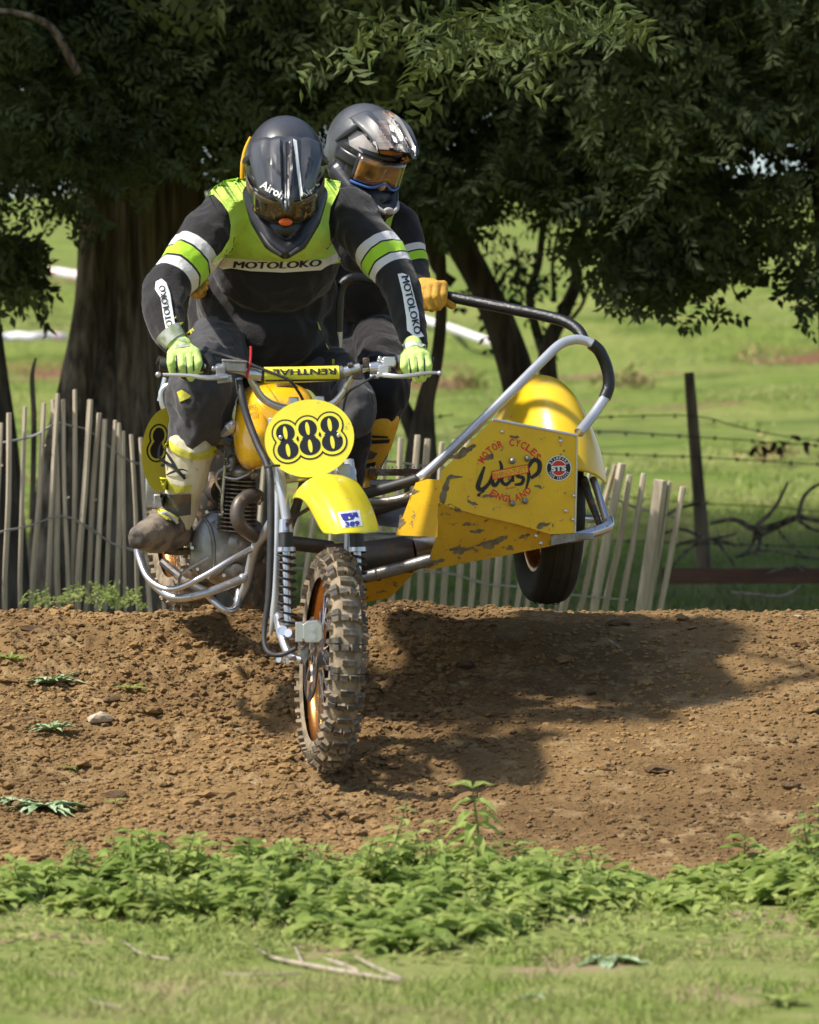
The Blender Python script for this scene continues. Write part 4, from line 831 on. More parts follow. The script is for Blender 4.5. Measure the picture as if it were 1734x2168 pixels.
# --- front mudguard
rows = []
Lr = [(612, 1076, .20), (617, 1058, .12), (628, 1052, .02), (645, 1060, -.06), (659, 1083, -.13), (671, 1108, -.18), (684, 1131, -.22)]
Cr = [(668, 1012, .16), (668, 1008, .08), (680, 1012, -.02), (697, 1026, -.12), (712, 1052, -.20), (728, 1088, -.26), (742, 1131, -.29)]
Rr = [(735, 1016, .24), (748, 1010, .18), (765, 1030, .10), (781, 1056, .02), (792, 1082, -.05), (799, 1105, -.11), (805, 1127, -.16)]
for i in range(len(Lr)):
    Lp, Cp, Rp = P(*Lr[i]), P(*Cr[i]), P(*Rr[i]); row = []; N = 12
    for j in range(N+1):
        s = -1+2*j/N; w2 = s*s*.9+.1*abs(s); side = Lp if s < 0 else Rp; base = Lp.lerp(Rp, j/N); top = Cp-(Lp+Rp)/2
        q = base+top*(1-abs(s)**2.4)
        if abs(abs(s)-.5) < .1: q = q+Vector((0, -.001, -.003))
        row.append(q)
    rows.append(row)
mb = MB(); mb.grid(rows); guard = mb.build('front_mudguard', M['yellow'], BK, sub=2, solid=.004)
guard_hi = guard
# dark underside stay
part('mudguard_stay', M['darkmetal'], lambda mb: mb.tube(PP([(608, 1110, .06), (640, 1085, .12), (700, 1060, .14), (760, 1110, .12)]), .006, 8, sub=5))
# --- number plate
pc = (655, 928); rot = math.radians(-9)
def ellp(cu, cv, ru, rv, y, n=48, ro=0, yfn=None):
    out = []
    for k in range(n):
        a = 2*math.pi*k/n; du, dv = ru*math.cos(a), rv*math.sin(a); u, v = cu+du*math.cos(ro)-dv*math.sin(ro), cv+du*math.sin(ro)+dv*math.cos(ro); out.append(P(u, v, yfn(u, v) if yfn else y))
    return out
yfn = lambda u, v: .10+(u-655)*.00022-(v-928)*.00035-.00000*(u-655)**2
plate = part('number_plate', M['plate'], lambda mb: mb.plate(ellp(655, 928, 95, 82, .1, 64, rot, yfn), (0, .006, 0)), angle=30)
def rad2(a, circles):
    best = 0
    for (cx, cy, rx, ry) in circles:
        dx, dy = math.cos(a), math.sin(a); A = (dx/rx)**2+(dy/ry)**2; B = -2*(dx*cx/rx**2+dy*cy/ry**2); C = (cx/rx)**2+(cy/ry)**2-1; q = B*B-4*A*C
        if q >= 0: best = max(best, (-B+math.sqrt(q))/(2*A))
    return best
def eight(cu, cv, w, h, ro, g=0, n=56):
    r1 = h*.27; c = [(0, -h*.245, w*.44+g, h*.255+g), (0, h*.235, w*.5+g, h*.265+g), (0, 0, w*.24+g, h*.1+g), (0, -0, w*.34+g, h*.035+g)]
    out = []
    for k in range(n):
        a = 2*math.pi*k/n; r = rad2(a, c); du, dv = r*math.cos(a), r*math.sin(a); out.append((cu+du*math.cos(ro)-dv*math.sin(ro), cv+du*math.sin(ro)+dv*math.cos(ro)))
    return out
def ell2(cu, cv, ru, rv, ro, n=24): return [(cu+ru*math.cos(a)*math.cos(ro)-rv*math.sin(a)*math.sin(ro), cv+ru*math.cos(a)*math.sin(ro)+rv*math.sin(a)*math.cos(ro)) for a in [2*math.pi*k/n for k in range(n)]]
DG = [(607, 935), (654, 926), (701, 918)]
decal('number_outline', [eight(u, v, 45, 76, rot, 9.5) for u, v in DG[:1]], [plate], M['ink'], plate, .0008, 0)
for i, (u, v) in enumerate(DG[1:]): decal('number_outline', [eight(u, v, 45, 76, rot, 9.5)], [plate], M['ink'], plate, .0010+.0002*i, 0)
for i, (u, v) in enumerate(DG): decal('number_border', [eight(u, v, 45, 76, rot, 6.2)], [plate], M['plate'], plate, .0016+.0002*i, 0)
for i, (u, v) in enumerate(DG):
    decal('number_eight', [eight(u, v, 45, 76, rot, 0)], [plate], M['ink'], plate, .0024, 0)
    cs, sn = math.cos(rot), math.sin(rot)
    for dv, rv in ((-19, 14), (18.5, 14)): decal('number_counter', [ell2(u-dv*sn, v+dv*cs, 4.4, rv, rot)], [plate], M['plate'], plate, .0029, 0)
for u, v in ((594, 926), (717, 922)): part('plate_screw', M['steel'], lambda mb: mb.ell(P(u, v, yfn(u, v)-.004), (.0065, .004, .0065), None, 12, 8))
for u, v in ((630.5, 931), (677.5, 922)): decal('number_dot', [ell2(u, v, 3, 3.5, 0, 4)], [plate], M['ink'], plate, .003, 0)
# --- handlebar
YB = .26
def hb(u): return YB+(u-640)*.00016
T('handlebar', [(398, 772, hb(398)), (470, 778, hb(470)), (522, 789, hb(522)), (536, 812, hb(540)), (556, 843, hb(560)+.01), (592, 862, hb(592)+.02), (645, 866, hb(640)+.02), (698, 858, hb(700)+.02), (726, 832, hb(730)+.01), (745, 797, hb(745)), (775, 779, hb(775)), (830, 770, hb(830)), (905, 766, hb(905))], 8.2, M['steel'], 7, 18)
T('crossbar', [(526, 791, hb(526)-.02), (556, 794, hb(556)-.02)], [13, 12.5], M['steel'], 0, 20)
T('crossbar', [(720, 790, hb(720)-.02), (762, 778, hb(762)-.02)], [11, 10], M['steel'], 0, 20)
T('clamp_ring', [(553, 793, hb(553)-.02), (560, 793.5, hb(560)-.02)], [15, 15], M['dark'], 0, 20); T('clamp_ring', [(716, 790, hb(716)-.02), (726, 789, hb(726)-.02)], [15, 15], M['alloy'], 0, 20)
pad = T('crossbar_pad', [(559, 794, hb(559)-.022), (640, 793, hb(640)-.022), (717, 790, hb(717)-.022)], [17, 17, 16], M['plate'], 2, 24)
decal('pad_lettering', textpolys('RENTHAL', 577, 795, 712, 793, 13, .03, 0, flip=True), [pad], M['ink'], pad, .004, 4)
decal('pad_seam', [[(557, 805), (718, 803), (718, 806), (557, 808)]], [pad], M['ink'], pad, .003, 5)
T('grip_rubber', [(338, 772, hb(338)), (432, 774, hb(432))], 13, M['dark'], 0, 16); T('grip_rubber', [(838, 769, hb(838)), (918, 766, hb(918))], 12, M['dark'], 0, 16)
T('grip_end', [(333, 762, hb(333)+.02), (352, 768, hb(352)+.02)], [10, 10], M['dark'], 0, 10)
T('brake_lever', [(480, 797, hb(480)-.06), (440, 800, hb(440)-.09), (400, 795, hb(400)-.085), (345, 793, hb(345)-.07)], [7, 5.5, 4, 3.5], M['steel'], 5, 10); part('lever_ball', M['steel'], lambda mb: mb.ell(P(335, 793, hb(335)-.07), (.009,)*3))
T('clutch_lever', [(800, 792, hb(800)-.05), (850, 797, hb(850)-.08), (900, 790, hb(900)-.075), (925, 789, hb(925)-.07)], [6, 5, 4, 3.5], M['steel'], 5, 10); part('lever_ball', M['steel'], lambda mb: mb.ell(P(931, 790, hb(931)-.07), (.009, .009, .008)))
part('brake_reservoir', M['alloy'], lambda mb: (mb.box(P(497, 777, hb(497)-.045), (.072, .045, .030), Matrix.Rotation(.06, 3, 'Y')), mb.box(P(497, 765, hb(497)-.045), (.078, .05, .008), Matrix.Rotation(.06, 3, 'Y')), mb.box(P(468, 790, hb(468)-.05), (.03, .035, .04)), mb.cyl(P(448, 780, hb(448)-.05), P(466, 784, hb(460)-.05), .008, 10)), bevel=.003, smooth=False)
part('lever_perch', M['alloy'], lambda mb: (mb.box(P(476, 803, hb(476)-.05), (.045, .03, .022), Matrix.Rotation(-.12, 3, 'Y')), mb.cyl(P(470, 772, hb(470)), P(486, 774, hb(486)), .019, 14)), bevel=.002, smooth=False)
part('throttle_housing', M['dark'], lambda mb: (mb.tube(PP([(436, 748, hb(436)), (446, 770, hb(446)), (440, 792, hb(440))]), [.016, .02, .014], 12, sub=2),))
T('throttle_cable', [(440, 748, hb(440)-.01), (470, 752, hb(470)+.0), (520, 768, hb(520)-.03), (570, 787, hb(570)-.05), (612, 805, hb(610)-.06), (632, 830, hb(632)-.04), (644, 852, hb(640)-.02)], 3.2, M['dark'], 6, 8)
T('throttle_cable', [(440, 744, hb(440)+.01), (480, 755, hb(480)+.01), (530, 772, hb(530)+.03), (560, 790, hb(560)+.05)], 5, M['darkmetal'], 4, 8)
T('kill_cord', [(531, 733, hb(531)-.03), (530, 765, hb(530)-.035), (522, 800, hb(522)-.04)], [2.6, 2.4, 3.5], M['red'], 3, 8)
part('clutch_perch', M['steel'], lambda mb: (mb.cyl(P(782, 780, hb(782)-.02), P(826, 775, hb(826)-.02), .018, 14), mb.cyl(P(783, 797, hb(783)-.05), P(802, 797, hb(802)-.05), .007, 10), mb.box(P(812, 786, hb(812)-.05), (.03, .03, .035)), mb.box(P(824, 766, hb(824)-.03), (.035, .03, .03)), mb.cyl(P(800, 758, hb(800)-.03), P(822, 768, hb(822)-.03), .009, 10)), bevel=.002)
part('clutch_clamp', M['darkmetal'], lambda mb: (mb.box(P(757, 788, hb(757)-.01), (.03, .04, .045)), mb.box(P(775, 768, hb(775)-.01), (.02, .03, .03)), mb.cyl(P(736, 775, hb(740)-.03), P(748, 772, hb(748)-.03), .009, 10)), bevel=.003)
part('grip_flange', M['alloy'], lambda mb: mb.lathe([(0, .004), (0, .024), (.006, .026), (.008, .004)], Matrix.Translation(P(838, 768, hb(838))) @ Matrix.Rotation(.35, 4, 'Z'), 20))
T('clutch_cable', [(795, 796, hb(795)-.06), (760, 815, hb(760)-.06), (735, 835, hb(735)+.0), (725, 880, .28)], 2.8, M['dark'], 5, 8)
part('bar_clamp', M['steel'], lambda mb: (mb.box(P(622, 858, .26), (.03, .05, .05)), mb.box(P(676, 856, .27), (.03, .05, .05))), bevel=.004)
# --- tank
def loft(name, rings, m, n=24, **k):
    """rings: (u, v, y, ru px, rv px, tilt) elliptical sections facing forward"""
    mb = MB(); vs_ = []
    for (u, v, y, ru, rv, po) in rings:
        for q in range(n):
            a = 2*math.pi*q/n; ca, sa = math.cos(a), math.sin(a); e = 2/po
            vs_.append(P(u+ru*math.copysign(abs(ca)**e, ca), v+rv*math.copysign(abs(sa)**e, sa), y))
    N = len(rings); mb.add(vs_, [(i*n+q, i*n+(q+1) % n, (i+1)*n+(q+1) % n, (i+1)*n+q) for i in range(N-1) for q in range(n)]+[tuple(range(n-1, -1, -1)), tuple((N-1)*n+q for q in range(n))]); return mb.build(name, m, BK, **k)
tank = loft('fuel_tank', [(598, 905, .36, 60, 62, 2.6), (594, 900, .40, 78, 82, 2.8), (588, 898, .48, 84, 90, 2.8), (578, 890, .62, 84, 84, 2.6), (560, 878, .80, 72, 62, 2.4), (548, 868, .92, 50, 42, 2.2)], M['orange'], 36, sub=1)
loft('tank_flank', [(545, 958, .30, 14, 20, 2.2), (541, 935, .34, 36, 56, 2.3), (533, 915, .44, 40, 84, 2.4), (524, 905, .60, 34, 80, 2.4), (520, 895, .76, 20, 50, 2.2)], M['orange'], 28, sub=1, label='amber flank of the tank reaching down over the engine')
part('filler_cap', M['alloy'], lambda mb: mb.cyl(P(606, 824, .42), P(605, 815, .44), .030, 24), angle=30)
tdec = decal('tank_signature', [p for p in textpolys('John', 520, 868, 542, 862, 9, .0, .3)]+textpolys('Wood', 522, 882, 545, 876, 8, .0, .3), [bpy.data.objects['tank_flank'], tank], M['ink'], tank, .002, 0)
part('seat', M['dark'], lambda mb: mb.ell(P(535, 830, 1.2), (.12, .38, .06)))
# --- rear number plate disc at left
yr = lambda u, v: .92+(u-350)*.0012
sp = part('side_number_plate', M['plate'], lambda mb: mb.plate(ellp(352, 955, 52, 92, .9, 48, .06, yr), (.004, .008, 0)), angle=30)
for g, mt, of in ((8, 'ink', .001), (4.5, 'plate', .0016), (0, 'ink', .0022)): decal('side_number', [eight(334, 938, 28, 66, .12, g)], [sp], M[mt], sp, of, 0)
part('rear_fork_end', M['alloy'], lambda mb: (mb.box(P(325, 1045, 1.1), (.05, .05, .10)), mb.box(P(318, 1020, 1.1), (.03, .04, .06)), mb.box(P(338, 1062, 1.08), (.04, .04, .05))), bevel=.006)
T('rear_shock', [(352, 800, 1.15), (340, 850, 1.15)], [8, 8], M['steel'], 0, 12)
T('grab_handle', [(372, 860, .95), (350, 868, .95), (342, 835, .95), (352, 818, .95), (372, 816, .95)], 7, M['silver'], 6, 10)
# --- engine
def fins(mb, cu0, cv0, cu1, cv1, y, ru, ry, n, th=.004):
    for k in range(n):
        f = k/(n-1); c = P(cu0+(cu1-cu0)*f, cv0+(cv1-cv0)*f, y); s = 1-.12*abs(f-.5); vs_ = []; K = 24
        ax = (P(cu1, cv1, y)-P(cu0, cv0, y)).normalized(); sx = Vector((1, 0, 0))-ax*ax.x; sx.normalize(); sy = ax.cross(sx)
        for dz in (-th/2, th/2):
            for q in range(K):
                a = 2*math.pi*q/K; ca, sa = math.cos(a), math.sin(a); vs_.append(c+sx*ru*S(y)*s*math.copysign(abs(ca)**.6, ca)+sy*ry*math.copysign(abs(sa)**.6, sa)+ax*dz)
        mb.add(vs_, [(q, (q+1) % K, K+(q+1) % K, K+q) for q in range(K)]+[tuple(range(K-1, -1, -1)), tuple(range(K, 2*K))])
part('cylinder_barrel', M['darkmetal'], lambda mb: mb.cyl(P(503, 1120, .62), P(506, 1000, .62), .042, 20))
for k in range(13):
    mb = MB(); f = k/12; fins(mb, 500+4*f, 1118-104*f, 500.5+4*f, 1117-104*f, .60, 40-4*abs(f-.4), .075, 1) if False else None
    c0u, c0v = 500+5*f, 1120-106*f; c = P(c0u, c0v, .60); ax = Vector((.08, -.10, 1)).normalized(); sx = (Vector((1, 0, 0))-ax*ax.x).normalized(); sy = ax.cross(sx); vs_ = []; K = 28; sc = 1-.1*f
    for dz in (-.0018, .0018):
        for q in range(K):
            a = 2*math.pi*q/K; ca, sa = math.cos(a), math.sin(a); vs_.append(c+sx*.062*sc*math.copysign(abs(ca)**.7, ca)+sy*.075*math.copysign(abs(sa)**.7, sa)+ax*dz)
    mb.add(vs_, [(q, (q+1) % K, K+(q+1) % K, K+q) for q in range(K)]+[tuple(range(K-1, -1, -1)), tuple(range(K, 2*K))]); mb.build('cooling_fin', M['fin'], BK, smooth=False)
part('rocker_box', M['alloy'], lambda mb: (mb.ell(P(512, 1000, .58), (.05, .07, .03)), mb.cyl(P(492, 975, .55), P(488, 1000, .54), .017, 14), mb.ell(P(491, 974, .55), (.019, .019, .019)), mb.cyl(P(520, 975, .58), P(526, 1000, .56), .015, 12), mb.ell(P(536, 1005, .55), (.018, .02, .018))))
T('oil_pipe', [(488, 985, .52), (462, 1000, .52), (458, 1020, .52), (468, 1040, .52), (472, 1060, .54)], 3, M['steel'], 6, 8); T('oil_pipe', [(475, 1010, .5), (500, 1014, .49), (525, 1004, .49), (540, 990, .5)], 2.6, M['steel'], 6, 8)
T('oil_pipe', [(476, 985, .51), (474, 1020, .52), (470, 1070, .53), (472, 1095, .55)], 3.4, M['steel'], 5, 8)
T('exhaust_pipe', [(548, 1052, .52), (530, 1049, .45), (508, 1065, .42), (502, 1092, .41), (512, 1116, .42), (535, 1132, .46), (562, 1142, .52), (620, 1150, .60), (700, 1160, .70)], [14, 15, 15.5, 15.5, 15.5, 15.5, 15.5, 15.5, 15.5], M['pipe'], 7, 20)
part('exhaust_flange', M['steel'], lambda mb: (mb.lathe([(0, .006), (0, .024), (.01, .024), (.01, .006)], Matrix.Translation(P(546, 1053, .5)), 20), mb.ell(P(547, 1052, .48), (.010, .010, .010))))
def case(mb):
    rings = []
    vs_ = []; n = 32
    outl = [(402, 1150, 20), ]
    def o(a, s):
        ca, sa = math.cos(a), math.sin(a); ru = 46+4*sa; rv = 72
        return (449+ru*s*math.copysign(abs(ca)**.85, ca)-sa*0, 1153+rv*s*math.copysign(abs(sa)**.9, sa))
    for s, y in ((1, .72), (1, .62), (.93, .585), (.72, .575), (.3, .570)):
        for q in range(n):
            u, v = o(2*math.pi*q/n, s); vs_.append(P(u+(-.12*(v-1153)), v, y))
    mb.add(vs_, [(i*n+q, i*n+(q+1) % n, (i+1)*n+(q+1) % n, (i+1)*n+q) for i in range(4) for q in range(n)]+[tuple(4*n+q for q in range(n)), tuple(range(n-1, -1, -1))])
part('primary_cover', M['alloy'], case, angle=40)
T('cover_ridge', [(428, 1092, .58), (444, 1115, .57), (452, 1150, .565), (452, 1190, .57), (448, 1212, .58)], [3, 4, 4.5, 4, 3], M['alloy'], 4, 10)
T('cover_ridge', [(492, 1100, .60), (500, 1130, .59), (502, 1160, .59), (496, 1185, .60)], [3, 4, 4, 3], M['steel'], 4, 10)
for u, v in ((412, 1110), (407, 1160), (418, 1205), (440, 1222), (474, 1218), (486, 1190), (466, 1090), (438, 1084)): part('cover_screw', M['steel'], lambda mb: mb.cyl(P(u, v, .575), P(u, v, .60), .0055, 8))
part('crankcase', M['alloy'], lambda mb: (mb.ell(P(505, 1150, .70), (.10, .13, .09)), mb.ell(P(490, 1205, .72), (.09, .12, .06)), mb.cyl(P(500, 1208, .60), P(496, 1200, .66), .022, 14)))
part('engine_plate', M['darkmetal'], lambda mb: (mb.plate(PP([(500, 1170, .66), (580, 1170, .66), (585, 1290, .66), (520, 1290, .66), (470, 1240, .66)]), (0, .02, 0)), mb.box(P(560, 1230, .8), (.16, .3, .14))), bevel=.004)
part('carburettor', M['darkmetal'], lambda mb: (mb.ell(P(450, 1050, .8), (.06, .08, .10)), mb.box(P(445, 1000, .8), (.09, .1, .14)), mb.cyl(P(470, 1040, .7), P(420, 1030, .85), .04, 14)))
part('frame_side', M['darkmetal'], lambda mb: (mb.tube(PP([(470, 900, .8), (440, 980, .85), (430, 1060, .8), (440, 1100, .8)]), .018, 10, sub=3), mb.tube(PP([(500, 940, .5), (470, 930, .7), (430, 930, 1.)]), .018, 10, sub=3)))
part('tank_bracket', M['steel'], lambda mb: (mb.tube(PP([(496, 890, .42), (488, 905, .42), (470, 920, .45)]), [.006, .022, .010], 8, sub=3)))
T('down_tube', [(600, 1000, .34), (585, 1080, .40), (560, 1130, .45), (538, 1165, .50), (520, 1240, .55), (502, 1272, .58)], [11, 10, 10, 10, 9, 9], M['silver'], 5, 14)
T('down_tube', [(650, 1000, .36), (610, 1120, .45), (560, 1200, .55), (540, 1280, .60)], [10, 10, 10, 9], M['darkmetal'], 5, 14)
# crash bars, footrest loops
T('crash_bar', [(288, 1150, .62), (294, 1180, .56), (312, 1222, .50), (345, 1245, .46), (380, 1244, .44), (435, 1218, .44), (490, 1185, .46), (540, 1158, .50)], 6.5, M['steel'], 8, 14)
T('crash_bar', [(292, 1165, .66), (310, 1215, .58), (340, 1250, .52), (376, 1266, .48), (440, 1254, .48), (512, 1226, .52)], 9, M['steel'], 8, 14)
T('skid_loop', [(436, 1256, .52), (460, 1280, .50), (482, 1294, .50), (500, 1284, .54), (506, 1250, .58)], 7.5, M['steel'], 8, 12)
part('loop_end', M['silver'], lambda mb: (mb.ell(P(541, 1156, .50), (.014,)*3), mb.ell(P(514, 1224, .52), (.015,)*3)))
T('footrest', [(348, 1165, .62), (375, 1168, .62), (430, 1165, .66)], [9, 8, 8], M['darkmetal'], 0, 10)
T('gear_lever', [(398, 1120, .56), (405, 1098, .55), (412, 1080, .55)], [5, 4.5, 4], M['silver'], 3, 10)
T('chain_guard', [(345, 1190, 1.0), (400, 1235, .9), (450, 1260, .8)], [10, 10, 10], M['darkmetal'], 3, 10)
T('link_rod', [(378, 1245, .45), (385, 1215, .5), (440, 1180, .55)], 3.4, M['steel'], 3, 8)
# --- sidecar chassis
T('chassis_tube', [(768, 1046, .50), (800, 1038, .50), (850, 1024, .48), (893, 1010, .46)], [11, 12, 12, 10], M['dark'], 3, 14)
T('chassis_tube', [(690, 1090, .80), (780, 1080, .72), (860, 1058, .66), (900, 1046, .62)], [15, 15, 14, 13], M['pipe'], 3, 16)
T('chassis_tube', [(760, 1060, .62), (820, 1062, .60), (880, 1048, .58)], [9, 10, 10], M['alloy'], 3, 14)
T('silencer', [(690, 1185, .60), (750, 1180, .60), (862, 1166, .58), (876, 1164, .58)], [32, 33, 31, 24], M['pipe'], 0, 24)
T('silencer_tail', [(876, 1163, .58), (930, 1152, .60)], [22, 18], M['alloy'], 0, 20)
T('chassis_tube', [(690, 1240, .52), (770, 1222, .50), (850, 1202, .48), (915, 1184, .46)], [13, 13, 13, 13], M['alloy'], 3, 14)
for u in (795, 862): T('tube_clamp', [(u, 1217-(u-795)*.26, .495), (u+9, 1214.6-(u-795)*.26, .495)], 15, M['darkmetal'], 0, 16)
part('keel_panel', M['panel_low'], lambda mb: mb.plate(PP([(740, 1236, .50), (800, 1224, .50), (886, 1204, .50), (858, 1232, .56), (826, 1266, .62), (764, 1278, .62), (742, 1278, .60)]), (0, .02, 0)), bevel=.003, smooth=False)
part('deck_plate', M['alloy'], lambda mb: (mb.plate(PP([(780, 1068, .78), (880, 1068, .78), (870, 1100, .70), (850, 1118, .66), (790, 1112, .66)]), (0, .02, .0)), mb.box(Vector(((P(780, 0, .9).x+P(1212, 0, .9).x)/2, 1.15, P(0, 1135, .9).z)), (P(1212, 0, .9).x-P(700, 0, .9).x, .95, .02)), mb.box(P(800, 1140, .6), (.26, .04, .02))), bevel=.002, smooth=False)
rail = part('serrated_rail', M['fin'], lambda mb: mb.box(P(845, 1000, .95), (.20, .05, .022)), bevel=.004, smooth=False)
part('rail_board', M['alloy'], lambda mb: mb.box(P(845, 1022, .97), (.20, .05, .020)), bevel=.003, smooth=False)
for k in range(13): part('rail_tooth', M['steel'], lambda mb: mb.lathe([(0, 0.0005), (0, .004), (.006, .001)], Matrix.Translation(P(785+k*9.2, 991, .95)) @ Matrix.Rotation(-math.pi/2, 4, 'Y'), 6), smooth=False)
YS = lambda u, v: .40+(u-1000)*.00075+max(0, (v-1050))*.0003
def PS(l, dy=0): return [P(u, v, YS(u, v)+dy) for u, v in l]
panel = part('nose_panel', M['panel'], lambda mb: mb.plate(PS([(934, 998), (1043, 889), (1221, 923), (1216, 1128), (1165, 1131), (1096, 1110), (1010, 1090), (928, 1066)]), (0.004, .02, 0)), smooth=False)
YL = lambda u, v: .40+(u-1000)*.00075+(v-1000)*.00095-.06
low = part('under_panel', M['panel_low'], lambda mb: mb.plate([P(u, v, YL(u, v)) for u, v in [(928, 1064), (1010, 1088), (1096, 1108), (1166, 1129), (1167, 1156), (1060, 1178), (900, 1208), (924, 1136)]], (0.0, .02, 0)), smooth=False, label='lower muddy shade-toned panel folded back under the nose')
side = part('side_wing', M['panel'], lambda mb: mb.plate([P(u, v, .37+(934-u)*.0012) for u, v in [(880, 1022), (905, 1014), (934, 1016), (929, 1067), (926, 1137), (838, 1133)]], (0, .015, 0)), smooth=False)
part('outer_panel', M['panel'], lambda mb: mb.plate([P(1222, 923, YS(1222, 923)+.003), P(1217, 1128, YS(1217, 1128)+.003), P(1205, 1110, 1.2), P(1205, 960, 1.2)], (-.012, 0, 0)), smooth=False)
for _o in (panel, low, side):
    bm = bmesh.new(); bm.from_mesh(_o.data); bmesh.ops.triangulate(bm, faces=bm.faces); bm.to_mesh(_o.data); bm.free()
T('panel_edge', [(1043, 888, YS(1043, 888)), (1221, 922, YS(1221, 922))], 3.2, M['silver'], 0, 10); T('panel_edge', [(1222, 922, YS(1222, 922)), (1217, 1128, YS(1217, 1128))], 2.6, M['steel'], 0, 10)
for u, v in ((1063, 914), (1187, 934), (1198, 1082), (1216, 1050), (1213, 1100), (1135, 1135), (1145, 1150)): part('panel_rivet', M['steel'], lambda mb: mb.ell(P(u, v, YS(u, v)-.002), (.0065, .005, .0065), None, 10, 6))
for u, v in ((1085, 976), (1117, 971), (1085, 1066), (1112, 1061)): part('panel_bolt', M['alloy'], lambda mb: mb.ell(P(u, v, YS(u, v)-.003), (.010, .008, .010), None, 12, 8))
part('corner_gusset', M['alloy'], lambda mb: mb.plate([P(u, v, YL(1180, 1150)-.02) for u, v in [(1166, 1135), (1216, 1124), (1218, 1146), (1166, 1156)]], (0, .03, 0)), bevel=.002, smooth=False)
T('grab_rail', [(893, 1010, .44), (935, 972, .46), (1010, 900, .50), (1090, 822, .56), (1150, 762, .62), (1185, 730, .66), (1215, 719, .68), (1240, 722, .69), (1254, 729, .69)], 10.5, M['silver'], 8, 18)
T('rail_socket', [(885, 1014, .44), (905, 1000, .45)], [11, 13], M['steel'], 0, 14)
T('rail_grip', [(1252, 728, .69), (1270, 745, .70), (1285, 780, .71), (1289, 815, .71), (1280, 843, .70)], 13, M['grip'], 7, 18)
T('grab_rail', [(1281, 842, .70), (1255, 880, .66), (1226, 916, .60)], 11, M['silver'], 4, 16)
T('passenger_rail', [(1238, 722, .70), (1225, 700, .74), (1198, 682, .78), (1150, 668, .82), (1070, 652, .88), (990, 636, .95), (920, 622, 1.0), (880, 614, 1.05)], [11, 12, 12.5, 12.5, 12.5, 12, 11, 11], M['grip'], 7, 18)
T('inner_hoop', [(714, 830, .98), (716, 760, .96), (716, 700, .94)], 9.5, M['silver'], 3, 16)
T('inner_hoop', [(716, 702, .94), (717, 650, .93), (720, 615, .93), (732, 595, .93), (755, 588, .94), (790, 594, .96), (830, 604, 1.0), (885, 614, 1.05)], [10, 10.5, 11, 11, 11, 11, 11, 11], M['grip'], 7, 16)
# chair mudguard: dome over the wheel
rows = []
for i in range(13):
    f = i/12; th = math.radians(-85+158*f); row = []; gw = .150
    for j in range(11):
        s = -1+2*j/10; r = .455-.175*abs(s)**2.2; x = gw*s-.022+.035*max(0, (f-.5)*2); 
        row.append(MS @ Vector((x-.012, r*math.sin(-th)*.80, r*math.cos(th))))
    rows.append(row)
mb = MB(); mb.grid(rows); mb.build('chair_mudguard', M['chair_guard'], BK, sub=1, solid=.004)
T('chair_frame', [(1180, 1142, .72), (1220, 1137, .74), (1270, 1122, .78), (1288, 1112, .80), (1290, 1100, .84)], [10, 11, 11.5, 12, 9], M['steel'], 5, 16)
T('chair_frame', [(1284, 1104, .80), (1268, 1050, .92), (1256, 1015, 1.0)], [8, 8, 8], M['steel'], 3, 12)
T('chair_frame', [(1272, 1118, .80), (1250, 1060, .9), (1236, 1015, 1.0)], [6, 8, 9], M['darkmetal'], 3, 12)
T('chair_frame', [(1288, 1108, .82), (1270, 1100, 1.4), (1200, 1098, 1.75)], [10, 10, 10], M['steel'], 3, 12)
T('chair_axle', [(1080, 1090, 1.25), (1165, 1086, 1.25), (1240, 1084, 1.25)], 10, M['alloy'], 0, 12)
# --- writing on the panels
# pale yellow roundel with club lettering
tg = [panel]
decal('roundel', [ell2(1081, 1003, 72, 68, 0, 40)], tg, mat('roundel_yellow', (.70, .45, .012), .45, col2=(.66, .41, .015), nscale=9, mud=(.17, .13, .08), mudscale=26, mudamt=.38), panel, .0008, 12)
decal('red_lettering', arctext('MOTOR CYCLES', 1081, 1010, 63, 150, 36, 15, .03, .7, 66), tg, M['redink'], panel, .0014, 0)
decal('red_lettering', [p for ch in ('EN', ) for p in []]+arctext('ENGLAND', 1078, 990, 66, 236, 312, 14, .03, .8, 72, True), tg, M['redink'], panel, .0014, 0)
decal('red_lettering', textpolys('from', 1072, 1037, 1092, 1033, 5, .01), tg, M['redink'], panel, .0014, 0)
# script word drawn as brush strokes
def stroke(pts, w, sub=8):
    q = []
    P2 = [Vector((a, b, c)) for a, b, c in [(p[0], p[1], p[2] if len(p) > 2 else 1) for p in pts]]
    for i in range(len(P2)-1):
        p0 = P2[max(i-1, 0)]; p1 = P2[i]; p2 = P2[i+1]; p3 = P2[min(i+2, len(P2)-1)]
        for k in range(sub):
            t = k/sub; q.append(0.5*((2*p1)+(p2-p0)*t+(2*p0-5*p1+4*p2-p3)*t*t+(3*p1-p0-3*p2+p3)*t**3))
    q.append(P2[-1]); out = []
    for i in range(len(q)-1):
        a, b = q[i], q[i+1]; d = Vector((b.x-a.x, b.y-a.y)); 
        if d.length < 1e-4: continue
        d.normalize(); n_ = Vector((-d.y, d.x)); wa, wb = w*a.z/2, w*b.z/2; e = d*.35
        out.append([(a.x-e.x+n_.x*wa, a.y-e.y+n_.y*wa), (b.x+e.x+n_.x*wb, b.y+e.y+n_.y*wb), (b.x+e.x-n_.x*wb, b.y+e.y-n_.y*wb), (a.x-e.x-n_.x*wa, a.y-e.y-n_.y*wa)])
    return out
def strokes(name, lst, tgts, m, parent, off):
    for k, (pts, w) in enumerate(lst): decal(name, stroke(pts, w), tgts, m, parent, off+.00005*k, 0)
